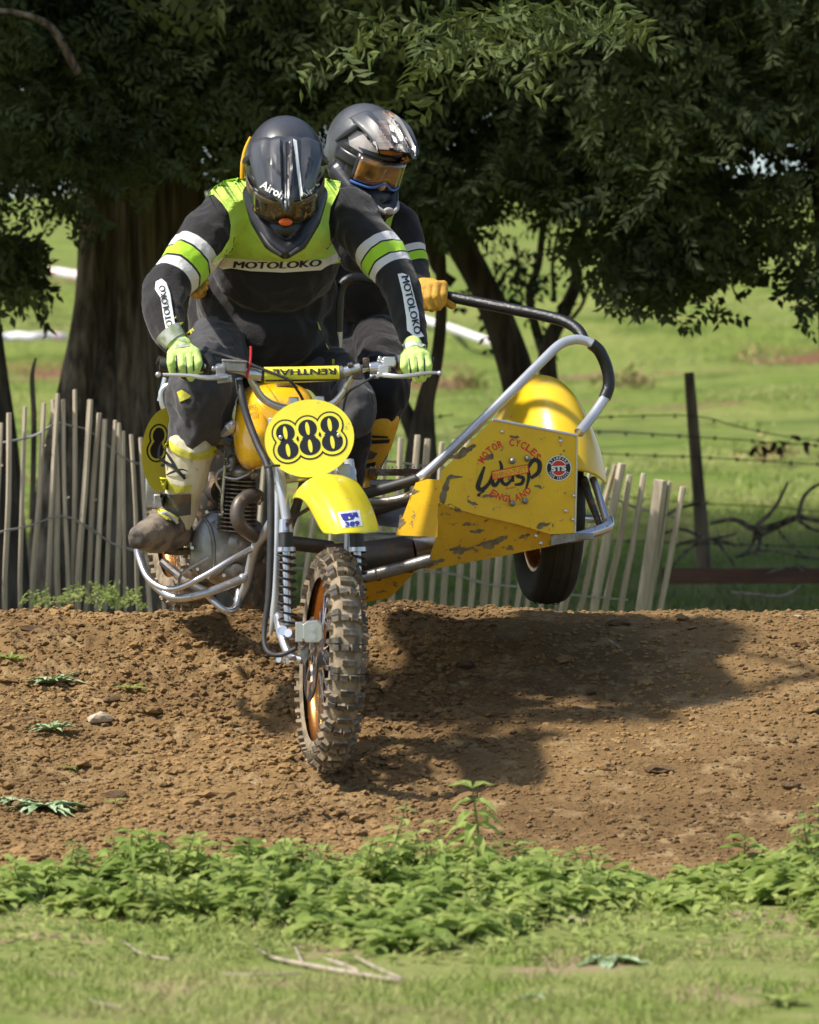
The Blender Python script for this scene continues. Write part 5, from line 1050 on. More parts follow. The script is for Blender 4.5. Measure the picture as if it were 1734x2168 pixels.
strokes('script_lettering', [([(1026, 988, .5), (1018, 1010, 1), (1012, 1032, 1.1), (1022, 1036, 1), (1036, 1022, .8), (1046, 998, .7), (1042, 1018, 1), (1048, 1028, .9), (1058, 1014, .7), (1062, 990, .8), (1058, 976, .5)], 9),
    ([(1078, 1004, .7), (1066, 1006, 1), (1062, 1018, 1), (1072, 1026, .9), (1084, 1014, .7), (1086, 1002, .7), (1086, 1020, .8)], 7.5), ([(1106, 994, .7), (1094, 996, 1), (1096, 1008, 1), (1108, 1012, 1), (1104, 1024, 1), (1090, 1026, .6)], 7.5),
    ([(1116, 990, .8), (1120, 1008, 1), (1114, 1034, .5)], 7.5), ([(1118, 990, .8), (1130, 974, 1), (1142, 980, 1.1), (1140, 1000, 1), (1124, 1012, .8)], 9), ([(1026, 1040, .4), (1012, 1048, .9), (1018, 1050, .4)], 5)], tg, M['ink'], panel, .0018)
decal('maker_strip', [[(1041, 999), (1117, 984), (1119, 1000), (1043, 1015)]], tg, M['panel'], panel, .0028, 0)
decal('maker_strip_border', [[(1040, 998), (1117, 983), (1117.3, 985), (1040.3, 1000)], [(1042.5, 1014), (1119, 999), (1119.3, 1001), (1042.8, 1016)], [(1040, 998), (1042, 998), (1044.5, 1015), (1042.5, 1015)], [(1116, 983.3), (1118, 983.3), (1120, 1000), (1118, 1000)]], tg, M['redink'], panel, .0034, 0)
decal('maker_lettering', textpolys('RHINO-TUTT', 1046, 1011.5, 1116, 997.5, 10, .02), tg, mat('orange_red_print', (.75, .16, .03), .5), panel, .0042, 0)
decal('badge', [ell2(1183, 991, 27, 27, 0, 36)], tg, M['white'], panel, .0012, 0); decal('badge', [ell2(1183, 991, 25, 25, 0, 36)], tg, M['ink'], panel, .0016, 0)
decal('badge', [ell2(1183, 991, 17.5, 17.5, 0, 30)], tg, M['white'], panel, .0020, 0); decal('badge', [ell2(1183, 991, 15.5, 15.5, 0, 30)], tg, M['redink'], panel, .0024, 0)
decal('badge', [[(1165, 986), (1201, 984), (1201, 997), (1165, 999)]], tg, M['ink'], panel, .0027, 0)
decal('badge_lettering', textpolys('STS', 1167, 997.5, 1199, 996, 11, .05), tg, M['white'], panel, .0031, 0)
decal('badge_lettering', arctext('STAMFORD', 1183, 991, 19, 150, 30, 5, .03, .8)+arctext('TUNE SERVICE', 1183, 991, 23.4, 205, 335, 4.4, .03, .6, None, True), tg, M['white'], panel, .0031, 0)
M['scrape'] = mat('dried_mud_smear', (.13, .105, .07), .9, col2=(.22, .17, .09), nscale=40)
def smear(name, cu, cv, ru, rv, tg_, par, seed, off=.0011, ro=0.):
    r = random.Random(seed); n = 26; pts = []
    ph = [r.random()*6.28 for _ in range(5)]
    for k in range(n):
        a = 2*math.pi*k/n; q = 1+.30*math.sin(2*a+ph[0])+.24*math.sin(3*a+ph[1])+.20*math.sin(5*a+ph[2])+.16*math.sin(8*a+ph[3]); du, dv = ru*q*math.cos(a), rv*q*math.sin(a); pts.append((cu+du*math.cos(ro)-dv*math.sin(ro), cv+du*math.sin(ro)+dv*math.cos(ro)))
    decal(name, [pts], tg_, M['scrape'], par, off, 0)
for k, (cu, cv, ru, rv, ro, tg_) in enumerate([(985, 955, 20, 8, -.4, panel), (965, 966, 15, 6, -.2, panel), (960, 1010, 14, 4, -.2, panel), (942, 1040, 8, 22, .2, panel), (958, 1076, 18, 5, .2, panel), (1035, 1050, 12, 4, -.1, panel), (1035, 968, 10, 6, -.7, panel), (1090, 925, 9, 3, 0, panel), (1150, 1112, 14, 5, -.1, panel), (1140, 1030, 6, 4, .3, panel), (1000, 1065, 9, 4, .4, panel),
    (1040, 1150, 26, 9, -.15, low), (975, 1165, 22, 7, -.3, low), (925, 1190, 14, 5, -.2, low), (1010, 1125, 12, 4, 0, low), (1110, 1135, 10, 4, -.2, low), (850, 1105, 6, 12, .4, side), (872, 1042, 12, 5, -.4, side), (1080, 1160, 8, 4, 0, low), (990, 1110, 9, 3, .1, low)]):
    smear('mud_smear', cu, cv, ru, rv, [tg_], tg_, k+50, ro=ro)
# sticker on the mudguard
me = guard.evaluated_get(bpy.context.evaluated_depsgraph_get())
bpy.context.view_layer.update(); ev = guard.evaluated_get(bpy.context.evaluated_depsgraph_get()); mm = bpy.data.meshes.new_from_object(ev)
class _O: pass
go = _O(); go.name = '_guard'; go.data = mm; REG['_guard'] = np.array([(guard.location+v.co)[:] for v in mm.vertices])
decal('sticker', [[(714, 1084), (761, 1079), (768, 1113), (724, 1118)]], [go], M['white'], guard, .0015, 8)
decal('sticker_emblem', [[(720, 1088), (756, 1084), (760, 1096), (752, 1094), (748, 1100), (738, 1098), (730, 1104), (724, 1098)]], [go], M['blue'], guard, .0022, 8)
decal('sticker_lettering', textpolys('389', 731, 1115, 762, 1112, 10, .05), [go], M['blue'], guard, .0026, 0)
decal('sticker_emblem', [[(722, 1096), (740, 1094), (742, 1098), (724, 1100)]], [go], M['plate'], guard, .0028, 0)
# ------------------------------------------------------------------ riders
def folds(amp, sc=(9, 9, 9), seed=0):
    o = Vector((seed*1.7, seed*.9, 0))
    def fn(V, N):
        r = np.empty(len(V))
        for i, v in enumerate(V):
            p = Vector((v[0]*sc[0], v[1]*sc[1], v[2]*sc[2]))+o; a = noise.noise(p); b = noise.noise(p*2.3+Vector((5, 5, 5))); r[i] = amp*(1.5*(1-abs(a)*2.6)+.7*(1-2.4*abs(b))-1.0)
        return r
    return fn
def body(name, prims, voxel, mats, parent, smooth=5, fn=None, attrs=None, midx=None, label=None):
    mb = MB()
    for p in prims:
        if p[0] == 'c': mb.chain([P(*q[:3]) for q in p[1]], [q[3]*S(q[2]) for q in p[1]])
        elif p[0] == 'e': mb.ell(P(*p[1]), p[2], Matrix.Rotation(p[3], 3, 'Y') @ Matrix.Rotation(p[4], 3, 'X') if len(p) > 3 else None, 28, 18)
        else: p[1](mb)
    V, fs = remesh(mb, voxel, smooth, fn)
    at = attrs(V) if attrs else None
    o = finish(name, V, fs, mats, parent, True, midx(V, fs) if midx else None, at)
    if label: o['label'] = label
    return o
def arm_attr(V, segs, default=0.):
    """distance share along each upper arm (0 outside)"""
    out = np.full(len(V), default)
    for (a, b, rad, *w_) in segs:
        a = np.array(P(*a)[:]); b = np.array(P(*b)[:]); d = b-a; L = np.linalg.norm(d); t = ((V-a)@d)/L**2; q = V-a-np.outer(t, d); r = np.linalg.norm(q, axis=1)
        k = (r < rad) & (t > .05) & (t < 1.25); out[k] = t[k]
        k2 = (r < rad*1.7) & (t >= .98) & (t < 1.8); out[k2] = np.maximum(t[k2], out[k2])
        if len(w_):
            c = np.array(P(*w_[0])[:]); d2 = c-b; t2 = np.clip(((V-b)@d2)/(d2@d2), 0, 1); r2 = np.linalg.norm(V-b-np.outer(t2, d2), axis=1); k3 = (r2 < .07) & ~k; out[k3] = 1.4
    return out
def bandmat(name, bands, base='black'):
    m = mat(name, (.017, .0155, .0165), .85, bump=.4, bscale=11, sheen=.2, spec=.25, bdist=.03); n = m.node_tree.nodes; l = m.node_tree.links
    a = n.new('ShaderNodeAttribute'); a.attribute_name = 'band'; r = n.new('ShaderNodeValToRGB'); r.color_ramp.interpolation = 'CONSTANT'
    els = r.color_ramp.elements; els[0].position = 0; els[0].color = (.017, .0155, .0165, 1); els[1].position = bands[0][0]; els[1].color = (*bands[0][1], 1)
    for p, c in bands[1:]: e = els.new(p); e.color = (*c, 1)
    l.new(a.outputs['Fac'], r.inputs[0]); l.new(r.outputs[0], n['Principled BSDF'].inputs['Base Color']); return m
BLK = (.017, .0155, .0165); WHT = (.66, .64, .64); LIM = (.38, .66, .035)
JM = bandmat('driver_jersey_bands', [(.55, WHT), (.655, BLK), (.675, LIM), (.80, BLK), (.82, WHT), (.905, BLK)])
DR = thing('person', 'driver in dark peaked helmet leaning over the handlebar in black and lime jersey', 'person', P(560, 1165, .8))
# driver body: jersey and trousers over one continuous figure
dsh, del_, dwr = (482, 447, .58), (352, 606, .40), (362, 722, .27)
esh, eel, ewr = (742, 452, .66), (842, 588, .52), (876, 728, .40)
jersey = body('body', [
    ('e', (585, 480, .66), (.19, .13, .12)), ('e', (580, 560, .78), (.205, .14, .15)), ('e', (562, 640, .92), (.225, .16, .15)), ('e', (560, 708, .92), (.215, .18, .12)), ('c', [(440, 640, 1.0, 40), (440, 720, 1.0, 44)]), ('c', [(676, 590, .9, 36), (684, 660, .95, 36), (680, 730, .95, 40)]),
    ('c', [(478, 450, .60, 50), (560, 425, .66, 62), (650, 425, .68, 60), (738, 455, .68, 46)]), ('c', [(600, 430, .62, 50), (604, 400, .5, 42)]),
    ('c', [(*dsh, 56), (430, 510, .50, 59), (387, 562, .44, 56), (*del_, 47)]), ('c', [(*del_, 48), (345, 650, .34, 43), (354, 690, .30, 37), (*dwr, 30)]),
    ('c', [(*esh, 54), (782, 513, .60, 54), (815, 550, .56, 49), (*eel, 42)]), ('c', [(*eel, 42), (858, 640, .48, 37), (868, 690, .44, 32), (*ewr, 27)]),
    ('c', [(490, 725, 1.0, 62), (450, 760, .75, 62), (418, 820, .50, 60)]), ('c', [(418, 820, .50, 62), (415, 880, .52, 50), (395, 1000, .56, 36), (380, 1090, .60, 30)]),
    ('c', [(640, 745, 1.0, 50), (720, 790, .84, 44), (752, 850, .64, 40), (756, 930, .66, 36), (740, 1050, .8, 28)]),
], .0075, [JM], DR, 5, folds(.0062, (8, 8, 6), 1), lambda V: {'band': ('POINT', arm_attr(V, [(dsh, del_, .098, dwr), (esh, eel, .092, ewr)]))})
# trousers
trous = body('trousers', [
    ('e', (548, 728, .98), (.20, .17, .10)),
    ('c', [(478, 722, .92, 72), (452, 765, .72, 70), (432, 815, .52, 70), (424, 838, .47, 72)]), ('c', [(424, 838, .46, 72), (420, 890, .48, 62), (410, 925, .50, 54), (404, 938, .51, 48)]),
    ('c', [(640, 770, 1.0, 46), (715, 805, .84, 46), (752, 845, .64, 42), (752, 885, .62, 40)]),
], .0075, [M['grey_cloth']], DR, 4, folds(.0085, (10, 10, 8), 4))
# boots of the driver
boot = body('boot', [
    ('c', [(405, 948, .50, 52), (394, 1010, .52, 46), (384, 1062, .55, 38), (376, 1095, .56, 36)]),
], .006, [M['boot']], DR, 3, folds(.002, (12, 12, 12), 7), label='pale boot shaft with lime trim')
foot = body('boot_foot', [('c', [(372, 1098, .58, 38), (345, 1118, .50, 37), (318, 1132, .42, 34), (298, 1136, .36, 26)]), ('c', [(385, 1130, .62, 28), (350, 1148, .52, 22), (310, 1150, .40, 20), (290, 1146, .36, 17)])], .006, [M['boot_m']], DR, 3, folds(.003, (14, 14, 14), 2), label='mud caked boot toe')
decal('boot_trim', stroke([(352, 938), (380, 956), (410, 966), (440, 962), (458, 948)], 15), [boot], M['boot_y'], boot, .006, 4)
decal('boot_panel', [[(338, 1010), (352, 1012), (362, 1024), (385, 1030), (408, 1026), (400, 1040), (370, 1046), (344, 1034)]], [boot], M['boot_y'], boot, .006, 4)
decal('boot_strap', [[(336, 1038), (360, 1048), (405, 1046), (404, 1090), (370, 1094), (345, 1080)]], [boot], M['boot_d'], boot, .006, 4)
decal('boot_strap', [[(334, 1076), (350, 1080), (378, 1096), (376, 1104), (352, 1100), (334, 1086)]], [boot, foot], M['boot_y'], boot, .006, 4)
strokes('boot_emblem', [([(340, 938, .3), (336, 965, .8), (352, 980, 1), (370, 990, 1), (392, 1014, .9)], 7), ([(344, 946, .3), (360, 970, 1), (378, 1000, .6), (392, 1006, .6)], 6), ([(352, 1006, .5), (364, 1000, 1), (384, 994, .8), (398, 998, .3)], 5)], [boot], M['ink'], boot, .0085)
decal('boot_emblem', [ell2(345, 985, 5, 4, 0, 12)], [boot], M['ink'], boot, .0042, 0)
T('boot_buckle', [(330, 1095, .46), (352, 1086, .46), (376, 1108, .47)], 4, M['silver'], 3, 8, parent=boot)
# knee emblem
decal('knee_emblem', [[(374, 830), (384, 825), (396, 832), (404, 838), (398, 844), (390, 840), (388, 848), (380, 851), (378, 842)]], [trous], M['boot_y'], trous, .006, 4)
for q in ([(364, 692), (374, 686), (388, 680), (386, 686), (372, 694), (364, 700)], [(394, 706), (408, 694), (411, 700), (398, 713)], [(362, 676), (366, 672), (374, 670), (366, 680)]):
    decal('trouser_flash', [q], [jersey, trous], M['boot_y'], trous, .006, 4)
for q in ([(672, 680), (677, 690), (680, 700), (675, 696)], [(690, 726), (696, 735), (698, 741), (692, 736)], [(703, 760), (708, 760), (709, 772), (703, 772)]): decal('trouser_flash', [q], [jersey, trous], M['boot_y'], trous, .006, 4)
# jersey yoke, band and lettering
yoke = [(438, 415), (452, 396), (474, 382), (505, 376), (530, 374), (560, 372), (660, 372), (700, 380), (722, 384), (717, 405), (700, 440), (696, 470), (700, 510), (716, 540), (722, 556), (690, 562), (600, 566), (520, 561), (455, 556), (450, 552), (470, 532), (486, 505), (489, 478), (484, 450), (470, 430), (452, 411)]
decal('lime_yoke', [yoke], [jersey], M['hiviz'], jersey, .0085, 4)
decal('cream_band', [[(448, 558), (470, 545), (560, 552), (600, 554), (690, 548), (712, 536), (722, 548), (716, 552), (690, 565), (680, 572), (600, 577), (530, 574), (490, 568), (474, 570)]], [jersey], M['cream'], jersey, .0105, 4)
decal('chest_lettering', textpolys('MOTOLOKO', 494, 567, 680, 563, 14, 0, .15, bend=3.5, dbl=1.5), [jersey], M['ink'], jersey, .0135, 3.5)
# sleeve lettering with white ground
decal('sleeve_patch', [[(330, 596), (342, 590), (352, 598), (360, 620), (366, 660), (372, 694), (364, 702), (352, 700), (346, 670), (340, 630), (328, 612)]], [jersey], M['white'], jersey, .0085, 4)
decal('sleeve_lettering', textpolys('MOTOLOKO', 368, 703, 348, 603, 13, 0, dbl=.7), [jersey], M['ink'], jersey, .0108, 3.5)
decal('sleeve_patch', [[(842, 580), (852, 578), (866, 584), (878, 630), (886, 660), (890, 700), (898, 712), (880, 716), (868, 704), (862, 700), (860, 670), (852, 620)]], [jersey], M['white'], jersey, .0085, 4)
decal('sleeve_lettering', textpolys('MOTOLOKO', 850, 586, 878, 708, 15, 0, dbl=.8), [jersey], M['ink'], jersey, .0108, 3.5)
# gloves
def glove(name, m, parent, palm, fingers, thumb, cuff=None, label=None):
    mb = MB(); mb.chain([P(*q[:3]) for q in palm], [q[3]*S(q[2]) for q in palm])
    for f in fingers: mb.chain([P(*q[:3]) for q in f], [q[3]*S(q[2]) for q in f])
    mb.chain([P(*q[:3]) for q in thumb], [q[3]*S(q[2]) for q in thumb])
    for i in range(len(fingers)-1): mb.cap(P(*fingers[i][0][:3]), P(*fingers[i+1][0][:3]), fingers[i][0][3]*S(.3), fingers[i+1][0][3]*S(.3)); 
    for f in fingers: mb.cap(P(*f[0][:3]), P(*palm[-1][:3]), f[0][3]*S(.3), palm[-1][3]*.8*S(.3))
    V, fs = remesh(mb, .0026, 2); o = finish(name, V, fs, m, parent, True)
    if label: o['label'] = label
    return o
y = hb(390)
gl = glove('glove', M['glove_g'], DR, [(366, 718, y+.03, 22), (385, 736, y+.01, 24)],
      [[(364, 748, y-.012, 10.5), (362, 768, y-.036, 9.5), (366, 788, y-.028, 8.5)], [(384, 750, y-.022, 10.5), (384, 774, y-.048, 9.5), (388, 796, y-.036, 8.5)], [(400, 750, y-.022, 10.5), (402, 776, y-.048, 9.5), (404, 800, y-.036, 8.5)], [(414, 746, y-.018, 10.5), (420, 768, y-.042, 9.5), (414, 788, y-.034, 8.5)]],
      [(400, 742, y+.02, 13), (418, 760, y+.035, 11), (424, 782, y+.02, 9)])
y = hb(878)
gr = glove('glove', M['glove_g'], DR, [(874, 730, y+.03, 20), (878, 744, y+.01, 23)],
      [[(858, 756, y-.02, 10.5), (856, 776, y-.046, 9.5), (866, 794, y-.04, 8.5)], [(873, 754, y-.024, 10.5), (875, 780, y-.050, 9.5), (882, 804, y-.04, 8.5)], [(889, 752, y-.024, 10.5), (892, 778, y-.050, 9.5), (895, 801, y-.04, 8.5)], [(903, 754, y-.016, 10), (907, 774, y-.042, 9), (906, 792, y-.034, 8)]],
      [(866, 746, y+.02, 13), (852, 762, y+.035, 11), (846, 782, y+.02, 9)])
for g, q in ((gl, [[(345, 716), (366, 708), (392, 716), (394, 724), (368, 718), (348, 726)], [(366, 730), (400, 726), (404, 732), (370, 737)]]), (gr, [[(850, 730), (866, 722), (892, 724), (906, 734), (904, 740), (880, 730), (856, 738)]])):
    decal('glove_trim', q, [g], M['glove_w'], g, .0022, 3)
for g, l in ((gl, [[(372, 752), (375, 752), (377, 790), (373, 790)], [(392, 754), (394, 754), (397, 796), (394, 796)], [(408, 752), (410, 752), (412, 786), (409, 786)], [(383, 792), (394, 796), (394, 806), (382, 800)]]), (gr, [[(864, 758), (867, 758), (871, 790), (868, 790)], [(881, 756), (883, 756), (888, 800), (885, 800)], [(897, 756), (899, 756), (901, 796), (898, 796)]])): decal('glove_seam', l, [g], M['ink'], g, .0022, 3)
mb = MB(); mb.tube(PP([(356, 704, hb(385)+.03), (372, 724, hb(385)+.02)]), [.045, .038], 20); mb.build('glove_cuff', M['glove_w'], gl)
# ---- helmets
def helmet(parent, centre, pitch, yaw, roll, sc, style):
    p, yw, ro = map(math.radians, (pitch, yaw, roll))
    f = Vector((0, -math.cos(p), -math.sin(p))); u = Vector((0, -math.sin(p), math.cos(p))); x = Vector((1, 0, 0))     # local: X image right, Y' forward, Z up
    R3 = Matrix(((x.x, f.x, u.x), (x.y, f.y, u.y), (x.z, f.z, u.z)))
    R3 = Matrix.Rotation(yw, 3, 'Z') @ R3 @ Matrix.Rotation(ro, 3, 'Y')
    def W(a): return centre+R3 @ (Vector(a)*sc)
    root = bpy.data.objects.new('helmet', None); root.location = centre; WLOC[root.name] = centre.copy(); link(root, parent); WLOC[root.name] = centre.copy()
    sm, pm = style['shell'], style['peak']
    # shell: union, eye port cut afterwards by the dark port piece
    mb = MB()
    def E(c, r, n1=30, n2=20):
        b = len(mb.v); mb.ell((0, 0, 0), r, None, n1, n2); mb.v[b:] = [W(Vector(c)+v) for v in mb.v[b:]]
    def C(pts, rr):
        pts = [W(q) for q in pts]; mb.chain(pts, [r*sc for r in rr])
    E((0, -.015, .015), (.118, .148, .135)); E((0, .02, -.03), (.108, .115, .10)); E((0, -.05, -.04), (.105, .10, .10))
    C([(-.090, .02, -.075), (-.072, .10, -.100), (-.040, .175, -.120), (0, .208, -.128), (.040, .175, -.120), (.072, .10, -.100), (.090, .02, -.075)], [.036, .032, .026, .022, .026, .032, .036])
    C([(-.07, .06, -.125), (0, .165, -.150), (.07, .06, -.125)], [.02, .014, .02]); E((0, .075, -.100), (.080, .095, .042))
    V, fs = remesh(mb, .0052, 5)
    Ri = np.array(R3.inverted()); L = ((V-np.array(centre[:]))@Ri.T)/sc; fc = np.array([L[list(f)].mean(0) for f in fs])
    dark = (fc[:, 2] < -.055) & (fc[:, 1] > -.02); side = (np.abs(fc[:, 0]) > .085) & (fc[:, 2] < .03) & (fc[:, 1] > .0)
    shell = finish('shell', V, fs, [sm, style['chin'], M['hblack']], root, True, np.where(dark, 1, np.where(side, 2, 0)))
    # eye port
    mb = MB(); rows = []
    for i in range(9):
        v = -.110+.150*i/8; row = []
        for j in range(17):
            a = math.radians(-74+148*j/16); rr = (.112+.006, .142); row.append(W((.106*math.sin(a), .120*math.cos(a)+.018+.10*max(0, -.05-v)*math.cos(a)*6*.4, v+.004*math.cos(a))))
        rows.append(row)
    mb.grid(rows); port = mb.build('eye_port', M['hblack'], root, solid=.004*sc)
    if style.get('face'):
        mb = MB(); mb.ell((0, 0, 0), (.062, .07, .09)); mb.v = [W(Vector((0, .072, -.045))+v) for v in mb.v]; b = len(mb.v); mb.ell((0, 0, 0), (.014, .018, .022)); mb.v[b:] = [W(Vector((0, .145, -.055))+v) for v in mb.v[b:]]; mb.build('face', M['skin'], root)
    # goggle frame and lens
    def band(z0, z1, amax, push, drop=0):
        rows = []
        for i in range(5):
            v = z0+(z1-z0)*i/4; row = []
            for j in range(21):
                q = -1+2*j/20; a = math.radians(amax*q); notch = drop*math.exp(-(q*4)**2)*(1-i/4); row.append(W(((.104+push)*math.sin(a), (.125+push)*math.cos(a)+.016, v+notch)))
            rows.append(row)
        return rows
    mb = MB(); mb.grid(band(-.066, .026, 54, .010, .020)); mb.build('goggle_frame', style['frame'], root, solid=.008*sc)
    if style.get('edge'):
        mb = MB(); mb.tube([r[0] for r in [[q] for q in band(-.070, .026, 52, .017, .022)[0]]], .0048*sc, 8); mb.build('goggle_edge', style['edge'], root)
    mb = MB(); mb.grid(band(-.060, .022, 48, .018, .020)); lens = mb.build('goggle_lens', style.get('lens', M['lens']), root, solid=.003*sc)
    mb = MB(); mb.grid(band(-.028, .012, 96, .010)); mb.build('goggle_strap', style['strap'], root, solid=.003*sc)
    # mouth vent
    mb = MB()
    for k in (-1, 1):
        mb.tube([W((k*.012, .232, -.118)), W((k*.045, .205, -.108)), W((k*.072, .155, -.100))], [.006*sc, .007*sc, .004*sc], 8, sub=3)
    mb.build('chin_vent', M['dark'] if not style.get('face') else M['hgrey'], root)
    mb = MB(); b = 0; mb.ell((0, 0, 0), (.020, .010, .012)); mb.v = [W(Vector(style.get('ventpos', (0, .228, -.112)))+v) for v in mb.v]; mb.build('mouth_vent', style['vent'], root)
    # peak
    rows = []; N = 24; K = 14
    for i in range(K+1):
        t = i/K; row = []
        for j in range(N+1):
            s = -1+2*j/N; q = abs(s); hw = .102+.006*math.sin(t*3.1)-.026*max(0, t-.25)/.75
            yy = .030+.238*t-.066*t*q**1.25-.030*q+(.012*t*math.cos(q*9) if t > .8 and q < .6 else 0); zz = .156-.004*t-.052*t*t-.050*q**2.2*(1-.35*t)
            ridge = max(0, 1-abs(q-.17)/.06)*.015*min(1, t*3)*(1-.55*t); dip = (-.008 if q < .12 else 0)*min(1, t*3); crease = max(0, 1-abs(q-.66)/.10)*.009*min(1, t*2)-max(0, 1-abs(q-.42)/.16)*.006
            row.append(W((hw*s, yy, zz+ridge+dip+crease)))
        rows.append(row)
    mb = MB(); mb.grid(rows); pk = mb.build('peak', pm, root, solid=.005*sc, angle=22)
    for k in (-1, 1): mb = MB(); mb.tube([W((k*.118, -.01, .02)), W((k*.113, .03, .065)), W((k*.096, .05, .105))], [.005*sc, .013*sc, .010*sc], 8, sub=3); mb.build('peak_mount', sm, root)
    return root, shell, pk, lens, W, port
hr, shell1, peak1, lens1, W1, port1 = helmet(DR, P(604, 362, .40), 46, 2, 0, 1.06, dict(ventpos=(0, .170, -.045), lens=M['lens_d'], chin=M['hblack'], shell=M['shell'], peak=M['shell'], frame=M['hblack'], strap=M['darkmetal'], vent=M['orangep']))
decal('peak_channel', [[(604, 300), (624, 300), (634, 436), (610, 436), (602, 350)]], [peak1, shell1], M['hblack'], peak1, .0061, 3.5)
decal('peak_white_trim', [[(620, 293), (628, 297), (643, 430), (638, 436)]], [peak1, shell1], M['white'], peak1, .0068, 3.5)  # white trim line along the right of the channel
decal('peak_facet_panel', [[(566, 338), (575, 330), (582, 352), (600, 372), (602, 380), (584, 366)]], [peak1, shell1], M['hblack'], peak1, .0061, 3.5)  # black facet panels on either side of the peak
decal('peak_facet_panel', [[(652, 330), (664, 342), (658, 368), (644, 378), (650, 356)]], [peak1, shell1], M['hblack'], peak1, .0061, 3.5)
decal('peak_lettering', textpolys("Airoh", 549, 396, 597, 422, 17, .02), [peak1, shell1], M['white'], peak1, .0100, 3)
decal('peak_lettering', textpolys("Airoh", 645, 424, 682, 396, 16, .02), [peak1, shell1], M['white'], peak1, .0100, 3)
T('rear_rim', [(531, 290, .47), (521, 315, .48), (515, 345, .49), (513, 378, .50)], [3, 5, 6, 5], M['orange'], 5, 12, parent=hr)
hr2, shell2, peak2, lens2, W2, port2 = helmet(None or (PA := thing('person', 'passenger in silver and orange peaked helmet crouching behind the driver and gripping the rail', 'person', P(780, 1030, 1.2))), P(774, 320, 1.10), 27, 33, 4, .99, dict(chin=M['hblack'], edge=M['gogblue'], shell=M['shell2'], peak=M['shell2'], frame=M['hblack'], strap=M['hblack'], vent=M['hgrey'], face=True))
# passenger helmet graphics
tg2 = [peak2, shell2]
decal('peak_pale_panel', [[(734, 272), (745, 272), (776, 284), (778, 296), (796, 300), (800, 318), (806, 336), (790, 340), (770, 326), (740, 308)]], tg2, M['hgrey'], peak2, .0056, 3.5)
decal('peak_ribbed_panel', [[(800, 256), (818, 254), (826, 272), (828, 302), (845, 318), (803, 316), (796, 296), (803, 280)]], tg2, M['hbrown'], peak2, .0056, 3.5)
decal('peak_orange_panel', [[(803, 317), (850, 321), (862, 330), (868, 340), (852, 344), (808, 336)]], tg2, M['horange'], peak2, .0061, 3.5)
decal('peak_dark_panel', [[(828, 246), (846, 262), (866, 296), (880, 330), (852, 320), (832, 300), (826, 270)]], tg2, M['hblack'], peak2, .0059, 3.5)
for q in ([(824, 264), (832, 270), (835, 280), (827, 276)], [(830, 286), (838, 292), (842, 303), (834, 300)]): decal('peak_mark', [q], tg2, M['white'], peak2, .0066, 3.5)
decal('peak_orange_edge', [[(806, 233), (824, 238), (834, 248), (828, 248), (812, 240)]], tg2, M['horange'], peak2, .0061, 3.5)
# passenger figure
psh, pel, pwr = (858, 470, 1.18), (884, 560, 1.12), (893, 610, 1.02)
PM = bandmat('passenger_jersey_bands', [(.62, WHT), (.76, BLK), (.79, LIM), (.98, BLK), (1.0, WHT), (1.13, BLK)])
pb = body('body', [
    ('e', (785, 500, 1.25), (.14, .12, .13)), ('e', (770, 600, 1.38), (.15, .13, .14)), ('e', (765, 680, 1.5), (.16, .15, .12)), ('c', [(705, 455, 1.2, 46), (770, 440, 1.22, 52), (850, 470, 1.2, 36)]), ('c', [(780, 430, 1.18, 36), (778, 400, 1.12, 34)]),
    ('c', [(*psh, 32), (868, 515, 1.15, 30), (*pel, 27)]), ('c', [(*pel, 27), (890, 585, 1.07, 23), (*pwr, 18)]),
    ('c', [(702, 460, 1.2, 38), (640, 540, 1.28, 34), (560, 590, 1.28, 30)]), ('c', [(560, 590, 1.28, 30), (490, 605, 1.15, 25), (440, 612, 1.0, 18)]),
    ('c', [(800, 690, 1.45, 52), (812, 760, 1.15, 54), (812, 825, .98, 56)]), ('c', [(812, 825, .98, 52), (805, 900, 1.0, 38), (775, 1000, 1.05, 28), (765, 1040, 1.05, 24)]),
    ('c', [(745, 700, 1.5, 48), (740, 780, 1.3, 46), (745, 860, 1.2, 40), (735, 1000, 1.25, 26)]),
], .008, [PM], PA, 5, folds(.004, (8, 8, 8), 9), lambda V: {'band': ('POINT', arm_attr(V, [(psh, pel, .062, pwr)]))})
pt = body('trousers', [('e', (785, 700, 1.5), (.15, .17, .11)), ('c', [(798, 700, 1.4, 56), (812, 770, 1.12, 58), (812, 835, .96, 58)]), ('c', [(812, 835, .96, 58), (806, 866, .97, 46)]), ('c', [(748, 710, 1.45, 50), (745, 790, 1.28, 48), (750, 870, 1.2, 40)])], .008, [M['black_cloth']], PA, 5, folds(.006, (11, 11, 8), 12))
pbt = body('boot', [('c', [(806, 890, .97, 40), (796, 935, .99, 36), (778, 985, 1.0, 26), (768, 1020, 1.0, 24)]), ('c', [(768, 1020, 1.02, 24), (760, 1034, .9, 20)])], .006, [M['boot_o']], PA, 3, label='amber boot with dark straps')
for q in ([(764, 918), (790, 932), (826, 930), (824, 938), (788, 940), (762, 926)], [(758, 975), (775, 982), (796, 978), (794, 986), (774, 992), (756, 984)]): decal('boot_seam', [q], [pbt], M['ink'], pbt, .006, 4)
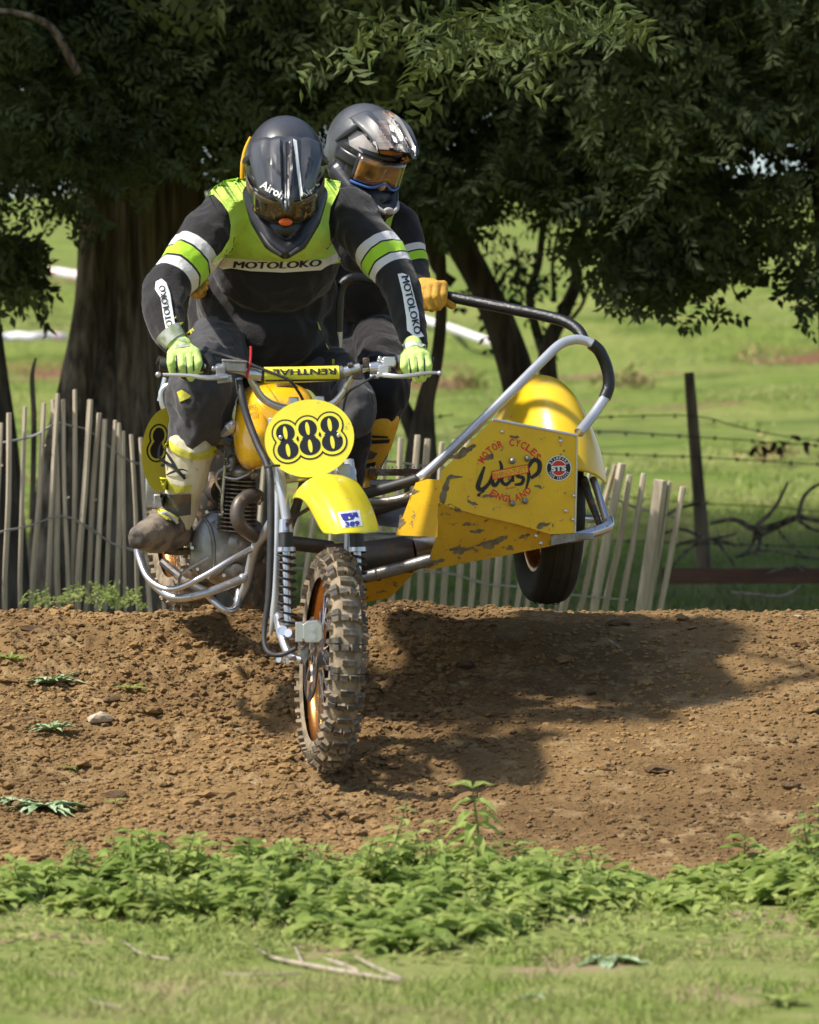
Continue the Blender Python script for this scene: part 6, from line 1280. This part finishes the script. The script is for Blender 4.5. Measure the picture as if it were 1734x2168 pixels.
decal('boot_strap', [[(765, 948), (800, 960), (790, 972), (772, 974), (758, 968)]], [pbt], M['boot_d'], pbt, .006, 4); decal('boot_strap', [[(766, 908), (790, 922), (822, 924), (822, 928), (788, 927), (766, 914)]], [pbt], M['ink'], pbt, .006, 4)
body('boot', [('c', [(742, 930, 1.18, 30), (740, 1000, 1.2, 24), (738, 1050, 1.2, 22)])], .008, [M['boot_o']], PA, 3, label='amber boot half hidden behind the number plate')
decal('lime_yoke', [[(690, 384), (706, 390), (722, 398), (718, 412), (704, 440), (695, 430), (694, 405)]], [pb], M['hiviz'], pb, .003, 7)
decal('lime_yoke', [[(842, 424), (846, 428), (832, 460), (822, 500), (816, 512), (806, 488), (820, 462)]], [pb], M['hiviz'], pb, .003, 7)
decal('neck_flash', [[(820, 446), (824, 450), (800, 482), (797, 478)]], [pb], M['orangep'], pb, .003, 7)
y = 1.0
glove('glove', M['glove_y'], PA, [(896, 606, y+.02, 19), (912, 612, y-.005, 24)],
      [[(896, 612, y-.04, 9.5), (894, 632, y-.055, 9), (902, 650, y-.05, 9)], [(910, 606, y-.045, 10.5), (908, 630, y-.062, 10), (914, 652, y-.055, 9.5)], [(924, 604, y-.045, 11), (922, 628, y-.062, 10.5), (928, 649, y-.055, 9.5)], [(938, 604, y-.035, 11), (938, 624, y-.055, 10), (936, 642, y-.05, 9)]],
      [(925, 618, y+.0, 14), (944, 634, y-.02, 12), (957, 646, y-.03, 9.5)], label='yellow leather glove gripping the rail')
y = .60
glove('glove', M['glove_y'], PA, [(470, 612, 1.0, 16), (435, 612, .88, 17)],
      [[(424, 596, .80, 8), (432, 592, .62, 7.5), (436, 597, .50, 7.5)], [(418, 604, .80, 8), (424, 603, .60, 8), (434, 609, .48, 7.5)], [(412, 612, .80, 8), (414, 612, .58, 8), (422, 618, .47, 8)], [(406, 618, .80, 7.5), (405, 618, .58, 8), (411, 624, .47, 8)]],
      [(430, 620, .85, 9), (420, 626, .62, 8), (418, 624, .52, 7)], label='yellow glove clasping the driver at the waist')
